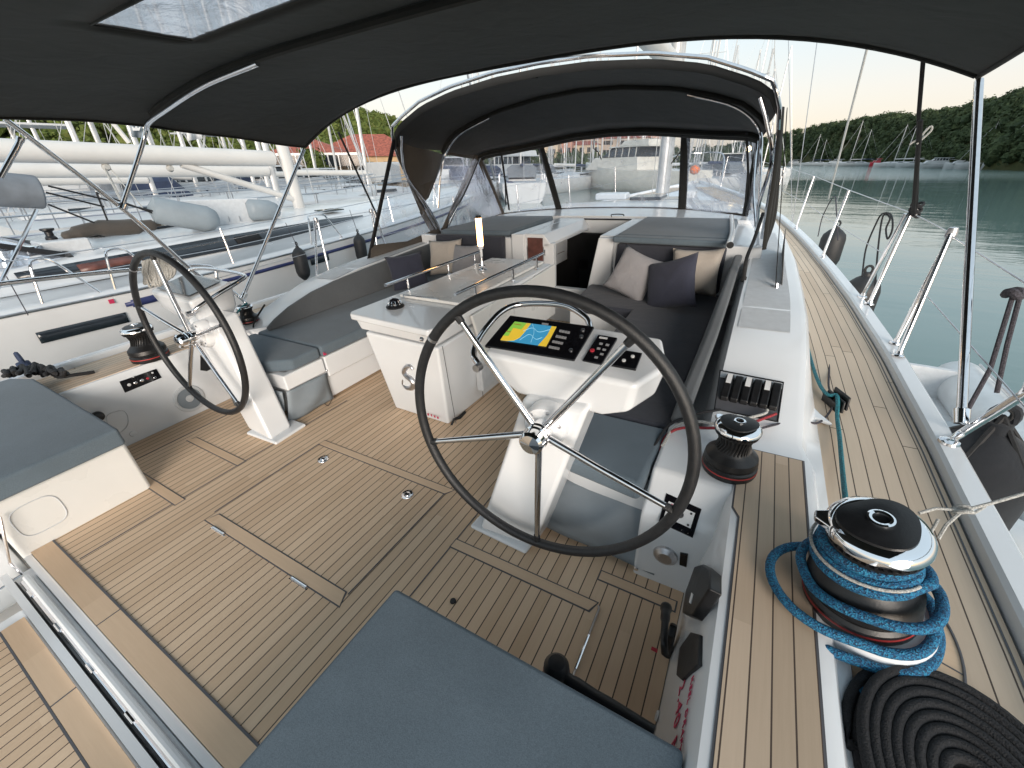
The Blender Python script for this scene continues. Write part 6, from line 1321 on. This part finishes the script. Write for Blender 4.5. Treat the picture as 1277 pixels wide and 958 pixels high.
# bushes and small trees as individuals
def leafball(k, c, r, n, rs, sz=.25, sq=.8):
    for _ in range(n):
        d = V((rs.gauss(0, 1), rs.gauss(0, 1), rs.gauss(0, 1))).normalized(); rad = r*(.55+.5*rs.random())*(1+.25*noise.noise(c*.7+d*1.7)); p = c+V((d.x*rad, d.y*rad, d.z*rad*sq)); s = sz*rs.uniform(.6, 1.3)
        u_ = V((rs.gauss(0, 1), rs.gauss(0, 1), rs.gauss(0, .6))).normalized(); w_ = (d+V((rs.gauss(0, .5), rs.gauss(0, .5), rs.gauss(0, .5)))).cross(u_).normalized(); u_ = w_.cross(d).normalized()
        k.add([p-u_*s-w_*s*.6, p+u_*s-w_*s*.5, p+u_*s*.8+w_*s*.6, p-u_*s*.7+w_*s*.6], [[0, 1, 2, 3]])
def tree(u, v, d, h, r, label, mat='forest_lit', group='small trees on the quay', trunk=True, nm='quay_tree', cat='tree'):
    p = W(u, v, d); p.z = -.25; S = tag(empty(nm, p), label, cat, group); k = MB()
    for j in range(9): c_ = V((rg.uniform(-.55, .55)*r, rg.uniform(-.55, .55)*r, h-r*.8+rg.uniform(-.5, .5)*r)); leafball(k, c_, r*.55, 130, rg, .13*r**.5)
    k.build('crown', mat, S, smooth=0)
    if trunk:
        k = MB(); k.tube([(0, 0, 0), (.05, 0, h*.4), (0, .1, h*.75)], [.13, .10, .05], 8)
        for j in range(4): a = j*1.7; k.tube([(.03, 0, h*.45), (.5*r*math.cos(a), .5*r*math.sin(a), h*.75)], [.06, .02], 6)
        k.build('trunk', 'bark', S)
tree(401, 235, 47, 3.6, 1.5, 'leafy young tree in front of the glazed terrace on the quay')
tree(432, 232, 54, 1.6, 1.1, 'rounded bush on the quay left of the parked white van', trunk=False, nm='quay_bush', cat='bush')
tree(248, 240, 40, 1.7, 1.2, 'rounded green bush seen under the crossing white poles to port', trunk=False, nm='quay_bush', cat='bush')
tree(340, 235, 44, 1.2, .8, 'low bush on the quay beside the dark estate car', trunk=False, nm='quay_bush', cat='bush')
tree(625, 215, 62, 9, 4.0, 'tall dark tree seen through the left windscreen panel', 'forest', 'trees beyond the windscreen')
tree(655, 220, 80, 7, 3.6, 'broad dark tree behind the second windscreen panel', 'forest', 'trees beyond the windscreen')
# red-roofed buildings
def house(x, y, w, l, h, rh, hd, label, wall='wall_cream', roof='roof_red', nm='quay_building', floors=1, z0=-.25, hip=True, group='buildings by the marina', nw=5):
    S = tag(empty(nm, (x, y, z0), math.radians(hd)), label, 'building', group)
    k = MB(); k.box(-w/2, w/2, -l/2, l/2, -1, h); k.build('wall', wall, S)
    o_ = .5; i_ = min(w, l)/2 if hip else 0
    k = MB(); b4 = [V((-w/2-o_, -l/2-o_, h)), V((w/2+o_, -l/2-o_, h)), V((w/2+o_, l/2+o_, h)), V((-w/2-o_, l/2+o_, h))]
    if w >= l: t4 = [V((-w/2+i_, 0, h+rh)), V((w/2-i_, 0, h+rh))]; k.add(b4+t4, [[0, 1, 5, 4], [1, 2, 5], [2, 3, 4, 5], [3, 0, 4], [3, 2, 1, 0]])
    else: t4 = [V((0, -l/2+i_, h+rh)), V((0, l/2-i_, h+rh))]; k.add(b4+t4, [[0, 1, 4], [1, 2, 5, 4], [2, 3, 5], [3, 0, 4, 5], [3, 2, 1, 0]])
    k.build('roof', roof, S, smooth=0)
    fh = h/floors
    for fl in range(floors):
        for j in range(nw):
            f = (j+.5)/nw; ww = w/nw*.28
            for (c_, ax) in (((-w/2+w*f, -l/2-.02), 0), ((w/2+.02, -l/2+l*f), 1)):
                k = MB(); zc = fh*fl+fh*.55
                if ax == 0: k.box(c_[0]-ww, c_[0]+ww, c_[1]-.03, c_[1]+.03, zc-fh*.22, zc+fh*.22)
                else: k.box(c_[0]-.03, c_[0]+.03, c_[1]-l/nw*.28, c_[1]+l/nw*.28, zc-fh*.22, zc+fh*.22)
                k.build('window', 'dark_window', S)
    return S
p = W(398, 215, 72); house(p.x, p.y, 12, 14, 3.0, 2.4, 42, 'long low building with a red tiled roof behind the glazed terrace', nw=4)
p = W(466, 215, 80); house(p.x, p.y, 17, 12, 3.2, 3.2, 40, 'larger building with a big red tiled roof beside the white van', 'wall_ochre', nw=5)
S = tag(empty('glazed_terrace', W(392, 222, 52)), 'glazed terrace with dark posts in front of the red-roofed buildings', 'terrace'); S.location.z = -.25; S.rotation_euler.z = math.radians(42)
k = MB(); k.box(-5, 5, -1.5, 1.5, 2.9, 3.1); 
for j in range(11): k.box(-5+j-.05, -5+j+.05, -1.5, -1.4, 0, 2.9)
k.build('terrace_frame', 'alloy', S); k = MB(); k.box(-5, 5, -1.42, -1.40, 1.9, 2.9); k.build('glass_band', 'dark_window', S); k = MB(); k.box(-5, 5, 1.3, 1.4, 0, 2.9); k.build('back_wall', 'wall_cream', S)
for j, (u, v) in enumerate(((452, 209), (458, 208), (465, 207), (476, 207), (483, 207))):
    q = W(u, v, 57.5); k = MB(); k.lathe([(.001, -.12), (.09, -.08), (.12, 0), (.09, .08), (.001, .12)], q, seg=10); tag(k.build('wall_lamp', 'far_lamp', None), 'small lit wall lamp under the eaves of the red-roofed building', 'lamp', 'lit lamps under the red roof')
# far houses ahead
for (u, d, w, l, h, rh, fl, wall, lab) in ((608, 150, 16, 12, 6, 2.5, 2, 'wall_pink', 'pink house with a tiled roof left of the second windscreen post'), (665, 165, 18, 12, 9, 2, 3, 'wall_cream', 'three-storey cream house on the far shore'), (690, 175, 14, 12, 10, 2, 3, 'wall_pink', 'tall pinkish house on the far shore beside the cream one'), (756, 190, 30, 14, 9, 2, 3, 'far_wall', 'wide brown apartment block behind the motor yacht'), (795, 200, 22, 14, 10, 2.5, 3, 'wall_pink', 'red-brown apartment block right of the wide brown one'), (725, 185, 14, 12, 7, 2, 2, 'wall_cream', 'small cream house half hidden behind the masts')):
    p = W(u, 205, d); house(p.x, p.y, w, l, h, rh, -math.degrees(math.atan2(p.x, p.y))*0+20, lab, wall, 'roof_red', 'far_house', fl, .5, True, 'houses on the far shore ahead', 5)
# ---- hills with forest
def shore_hill(name, crest_pts, depth=60, seed=1, trees=900, mat='forest', lab='', tsize=(2.6, 4.2), lo=0):
    # crest_pts: (azimuth deg, shore distance, crest height above water)
    rs = random.Random(seed)
    def gpos(az, t_):
        d0 = interp([(a, d) for a, d, h in crest_pts], az); H = interp([(a, h) for a, d, h in crest_pts], az)
        d = d0+depth*t_; a = math.radians(az)
        z = WL+.3+H*(1-(1-min(1, t_))**1.8)*(1+.10*noise.noise(V((az*.35, t_*2, seed)))); return V((CP.x+d*math.sin(a), CP.y+d*math.cos(a), z))
    a0, a1 = crest_pts[0][0], crest_pts[-1][0]; na = 60
    k = MB(); k.grid([[gpos(a0+(a1-a0)*i/na, t_) - (V((0, 0, 1.2)) if t_ == 0 else V((0, 0, 0))) for i in range(na+1)] for t_ in (0, .02, .2, .4, .6, .8, 1, 1.3)]); tag(k.build(name, 'hill_ground', None), None, None, None, 'structure')
    k = MB()
    for _ in range(trees):
        az = rs.uniform(a0, a1); t_ = rs.random()**1.15*.98; p = gpos(az, t_); r = rs.uniform(*tsize)*.55
        d0 = (p-CP).length
        # crown: a lumpy shell with leaf clumps
        m3 = 6; n3 = 4; c_ = p+V((0, 0, r*.9)); vs = []; sd = rs.random()*50
        for i in range(n3+1):
            ph = PI*i/n3
            for j in range(m3):
                th = 2*PI*j/m3+.5*i; d = V((math.sin(ph)*math.cos(th), math.sin(ph)*math.sin(th), math.cos(ph))); vs.append(c_+d*r*(.72+.5*noise.noise(d*1.6+V((sd, 0, 0)))))
        k.add(vs, [[i*m3+j, (i+1)*m3+j, (i+1)*m3+(j+1) % m3, i*m3+(j+1) % m3] for i in range(n3) for j in range(m3)])
        leafball(k, c_+V((0, 0, .1*r)), r*1.05, 60, rs, .15*r, .9)
    tag(k.build('forest', mat, None, smooth=0), lab, 'forest', None, 'stuff')
shore_hill('hill_right', [(-7, 420, 10), (-3, 380, 15), (0, 340, 17), (4, 270, 17.5), (8, 225, 15.5), (12, 175, 14), (15, 146, 13.7), (18, 130, 13.7), (26, 110, 17), (34, 100, 18), (45, 95, 16)], 38, 3, 2300, 'forest', 'dark evergreen forest covering the hillside across the bay to starboard')
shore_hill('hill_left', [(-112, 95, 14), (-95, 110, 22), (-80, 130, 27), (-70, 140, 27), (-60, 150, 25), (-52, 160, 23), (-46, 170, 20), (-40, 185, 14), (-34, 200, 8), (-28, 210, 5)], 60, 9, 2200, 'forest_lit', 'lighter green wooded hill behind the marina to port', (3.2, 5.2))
shore_hill('shore_ahead', [(-40, 118, 3.5), (-30, 135, 4), (-20, 165, 4.5), (-12, 190, 5), (-5, 220, 5), (0, 260, 4)], 40, 12, 500, 'forest', 'low band of dark trees along the shore ahead, seen through the windscreen', (2.6, 4.5))
# ---- boats ahead seen through the windscreen
AG = 'sailboats moored ahead'
ahead = [(592, 216, 40, 80, 'white sailboat seen through the port side window of the spray hood'), (612, 214, 46, 95, 'white sailboat behind the leftmost windscreen panel'), (650, 214, 40, 100, 'white sailboat with a thin pale mast in the leftmost windscreen panel'), (682, 213, 60, 92, 'white sailboat hidden by the second windscreen post'), (712, 213, 52, 97, 'white sailboat just right of the second windscreen post'), (735, 213, 58, 88, 'white sailboat behind the hanging tie cord'), (778, 214, 66, 95, 'white sailboat behind the big motor yacht'), (803, 214, 55, 100, 'white sailboat whose mast leans across the main windscreen'), (822, 214, 62, 90, 'white sailboat left of the third windscreen post'), (865, 214, 50, 75, 'white sailboat right of the third windscreen post'), (888, 213, 70, 95, 'white sailboat with a stout pale mast in the right windscreen panel'), (915, 213, 52, 60, 'white sailboat at the right end of the windscreen')]
for i, (u, v, d, h, lab) in enumerate(ahead):
    p = W(u, v, d); p.z = WL; sailboat('moored_sailboat', p, h+rg.uniform(-12, 12)-90+rg.choice((0, 20)), L=rg.uniform(10.5, 14), B=rg.uniform(3.4, 4.2), F=rg.uniform(1.1, 1.4), mast=rg.uniform(14, 19), label=lab, group=AG, boomc=rg.choice(('boom_white', 'navy_cover', 'boom_white', 'grey_cover')), hood=rg.choice((None, 'navy_cover', 'grey_cover')), rr=rg)
p = W(790, 219, 50); p.z = WL; motorboat('motor_yacht', p, 60, L=16, B=4.8, F=1.9, H=2.6, label='big cream motor yacht with a pale green hard top ahead, centre of the windscreen', fly=True, hullmat='cream_hull', canopy='turquoise')
p = W(640, 217, 56); p.z = WL; motorboat('motor_yacht', p, 75, L=13, B=4.2, F=1.6, H=2.3, label='white motor yacht ahead behind the two left windscreen panels', fly=True)
p = W(560, 222, 46); p.z = WL; motorboat('motor_yacht', p, 40, L=12, B=4.0, F=1.5, H=2.2, label='white motor yacht seen through the port side window above the lamp', fly=False)
p = W(915, 214, 58); p.z = WL; motorboat('motor_yacht', p, 5, L=11, B=3.9, F=1.5, H=2.2, label='cream motor yacht behind the rightmost windscreen strap', hullmat='cream_hull')
p = W(866, 214, 33); k = MB(); k.lathe([(.001, -.3), (.25, -.2), (.33, 0), (.25, .2), (.001, .3)], p+V((0, 0, .1)), seg=12); tag(k.build('mooring_buoy', 'orange', None), 'round orange buoy hung on a boat ahead, right windscreen panel', 'buoy')
q = W(934, 186, 40); k = MB(); k.lathe([(.001, -.16), (.12, -.1), (.16, 0), (.12, .1), (.001, .16)], q, seg=12); k.tube([q, V((q.x, q.y, WL))], .05, 6)
o = k.build('lamp_post', 'alloy', None); tag(o, 'lit lamp on a tall post ahead behind the right windscreen strap', 'lamp'); k = MB(); k.lathe([(.001, -.2), (.16, -.12), (.20, 0), (.16, .12), (.001, .2)], q+V((0, -.25, 0)), seg=12); k.build('lamp_globe', 'far_lamp', o)
# mast thicket of the marina (each a boat of its own, seen as hull and mast)
for i in range(44):
    u = 575+8.6*i+rg.uniform(-4, 4); u = min(u, 955)
    p = W(u, 211, rg.uniform(62, 125)); p.z = WL
    S = tag(empty('distant_sailboat', p, rg.uniform(0, 6.28)), 'distant white sailboat in the crowd of masts ahead, among many like it', 'sailboat', 'distant sailboats crowded ahead')
    k = MB(); k.loft(hull_rings(11, 3.6, 1.2, 8)); k.build('hull', 'white_paint', S, smooth=50)
    H_ = rg.uniform(13, 19); k = MB(); k.tube([(0, .8, 1.2), (0, .8, H_)], .11, 6); k.tube([(-1, .8, H_*.55), (1, .8, H_*.55)], .04, 4); k.tube([(0, 5.4, 1.4), (0, .8, H_)], .04, 4); k.tube([(0, .7, 2.3), (0, -3.6, 2.3)], .14, 6); k.build('mast', 'alloy', S)
# ---- moored boats across the bay
BG = 'boats moored across the bay'
def bayp(u, v): p = at(u, v, 'z', WL, RW); return p
for (u, v, kind, L, m_, hd, lab) in ((991, 206.6, 'm', 9, 0, 70, 'small dark-topped motorboat moored at left end of the row across the bay'), (1015, 207, 's', 11, 12, 80, 'white sailboat second from left across the bay'), (1024, 206.8, 's', 10, 10, 85, 'white sailboat with a short mast third from left across the bay'), (1043, 207.2, 'm', 9, 0, 95, 'low white motorboat in front of the tall masts across the bay'), (1062, 207.3, 's', 13, 15, 100, 'white sailboat with the tallest mast across the bay'), (1075, 207.2, 's', 10, 12, 82, 'white sailboat with a dark brown mast across the bay'), (1093, 207.5, 'r', 4.5, 0, 90, 'small red boat among the white ones across the bay'), (1117, 208.5, 's', 12, 11.5, 95, 'white sailboat left of the twin masts across the bay'), (1129, 208.5, 's', 12, 12, 80, 'white sailboat right of the twin masts across the bay'), (1140, 208.8, 's', 9, 10, 88, 'small white sailboat behind the hanging bimini strap'), (1170, 209.8, 'm', 10, 0, 92, 'white cabin cruiser right of the hanging strap across the bay'), (1206, 210.4, 'm', 9, 0, 85, 'white motorboat behind the starboard canopy pole'), (1224, 210.6, 's', 10, 9.5, 90, 'white sailboat just right of the starboard canopy pole'), (1240, 211, 'm', 8, 0, 95, 'white motorboat between two masts at right across the bay'), (1262, 211.3, 's', 10, 10, 84, 'white sailboat near the right edge across the bay')):
    p = bayp(u, v)
    if kind == 's': sailboat('moored_sailboat', p, hd, L=L, B=L*.31, F=1.1, mast=m_, label=lab, group=BG, detail=0, rr=rg, boomc=rg.choice(('navy_cover', 'boom_white')))
    else: motorboat('moored_motorboat', p, hd, L=L, B=3.0, F=1.0, H=1.7, label=lab, group=BG, hullmat='white_paint' if kind == 'm' else 'red')
# small repeated fittings: one object for each loose piece
def split_loose(o, most=14):
    me = o.data; n = len(me.vertices); par = list(range(n))
    def find(a):
        while par[a] != a: par[a] = par[par[a]]; a = par[a]
        return a
    for e_ in me.edges:
        a, b = find(e_.vertices[0]), find(e_.vertices[1])
        if a != b: par[a] = b
    roots = sorted(set(find(i) for i in range(n)))
    if len(roots) < 2 or len(roots) > most: return
    for r in roots:
        bm = bmesh.new(); bm.from_mesh(me); bm.verts.ensure_lookup_table()
        bmesh.ops.delete(bm, geom=[v for v in bm.verts if find(v.index) != r], context='VERTS')
        m2 = me.copy(); bm.to_mesh(m2); bm.free()
        c = o.copy(); c.data = m2; COL.objects.link(c)
    bpy.data.objects.remove(o)
SPL = ('canopy_hem', 'hatch_hinge', 'rail_post', 'snap_stud', 'drain_hole', 'white_button', 'plotter_knob', 'autopilot_button', 'stanchion_cap', 'halyard', 'headlight', 'cabin_window', 'hinge_rod', 'door_hinge', 'shroud', 'tie_cord', 'hanging_strap', 'rolled_clear_panel', 'deck_line', 'fender_lanyard', 'deck_vent', 'nonskid_panel', 'caulk_line', 'hinge_tube', 'mainsheet', 'lifeline', 'flange_bolt', 'door_joint', 'chart_mark', 'sheave', 'deck_hatch', 'bow_pulpit', 'canopy_strap', 'bow_rail', 'spreader', 'cabin_panel', 'side_window', 'jaw_ring', 'terrace_frame', 'guard_wire', 'boom_vang', 'hood_band', 'window_post')
for o in [o for o in scene.objects if o.type == 'MESH' and not o.children and o.parent and o.name.split('.')[0] in SPL]:
    split_loose(o)
# ================================================================== put the yacht-frame things on the heeled yacht
for o in BOAT:
    o.matrix_world = HEEL @ o.matrix_basis
bpy.context.view_layer.update()
# ================================================================== sky, sun, camera
EL, AZ = 4.0, 140.0       # sun elevation and azimuth (degrees clockwise from the bow)
w = bpy.data.worlds.new('World'); scene.world = w; w.use_nodes = True; t = w.node_tree
sk = t.nodes.new('ShaderNodeTexSky'); sk.sky_type = 'NISHITA'; sk.sun_disc = False
sk.sun_elevation = math.radians(EL); sk.sun_rotation = math.radians(AZ); sk.air_density = 1.0; sk.dust_density = 1.0; sk.ozone_density = 2.2
bg = t.nodes['Background']; bg.inputs[1].default_value = .13; gz = N(t, 'ShaderNodeSeparateXYZ', ins={0: N(t, 'ShaderNodeTexCoord').outputs['Generated']}).outputs[2]
pale = RAMP(t, gz, ((0.0, (1, .86, .76)), (.10, (1, .90, .84)), (.22, (.84, .93, .96)), (.6, (.78, .92, 1.0))))
pale = N(t, 'ShaderNodeVectorMath', operation='SCALE', ins={0: pale, 'Scale': 1.56}).outputs[0]
hz_ = MIX(t, .84, (0, 0, 0), (1, 1, 1)); t.links.new(pale, hz_.node.inputs[7]); t.links.new(sk.outputs[0], hz_.node.inputs[6]); t.links.new(hz_, bg.inputs[0])
sl = bpy.data.lights.new('sun', 'SUN'); sl.energy = .85; sl.angle = math.radians(35); sl.color = (1, .90, .80)
so_ = bpy.data.objects.new('sun', sl); COL.objects.link(so_)
a = math.radians(AZ); e = math.radians(EL+9); sd = V((math.sin(a)*math.cos(e), math.cos(a)*math.cos(e), math.sin(e)))
so_.rotation_euler = sd.to_track_quat('Z', 'Y').to_euler(); so_.location = (20, 0, 20)
cam = bpy.data.cameras.new('camera'); co_ = bpy.data.objects.new('camera', cam); COL.objects.link(co_); scene.camera = co_
cam.sensor_width = 36; cam.lens = 36*FPX/1277; cam.clip_start = .02; cam.clip_end = 6000
M = Matrix((RW[0], RW[1], -RW[2])).transposed().to_4x4(); M.translation = CP; co_.matrix_world = M
scene.view_settings.view_transform = 'Standard'; scene.view_settings.look = 'None'; scene.view_settings.gamma = 1
scene.view_settings.exposure = 2.27; scene.view_settings.use_curve_mapping = False
scene.cycles.max_bounces = 8; scene.cycles.transparent_max_bounces = 16; scene.cycles.use_denoising = True
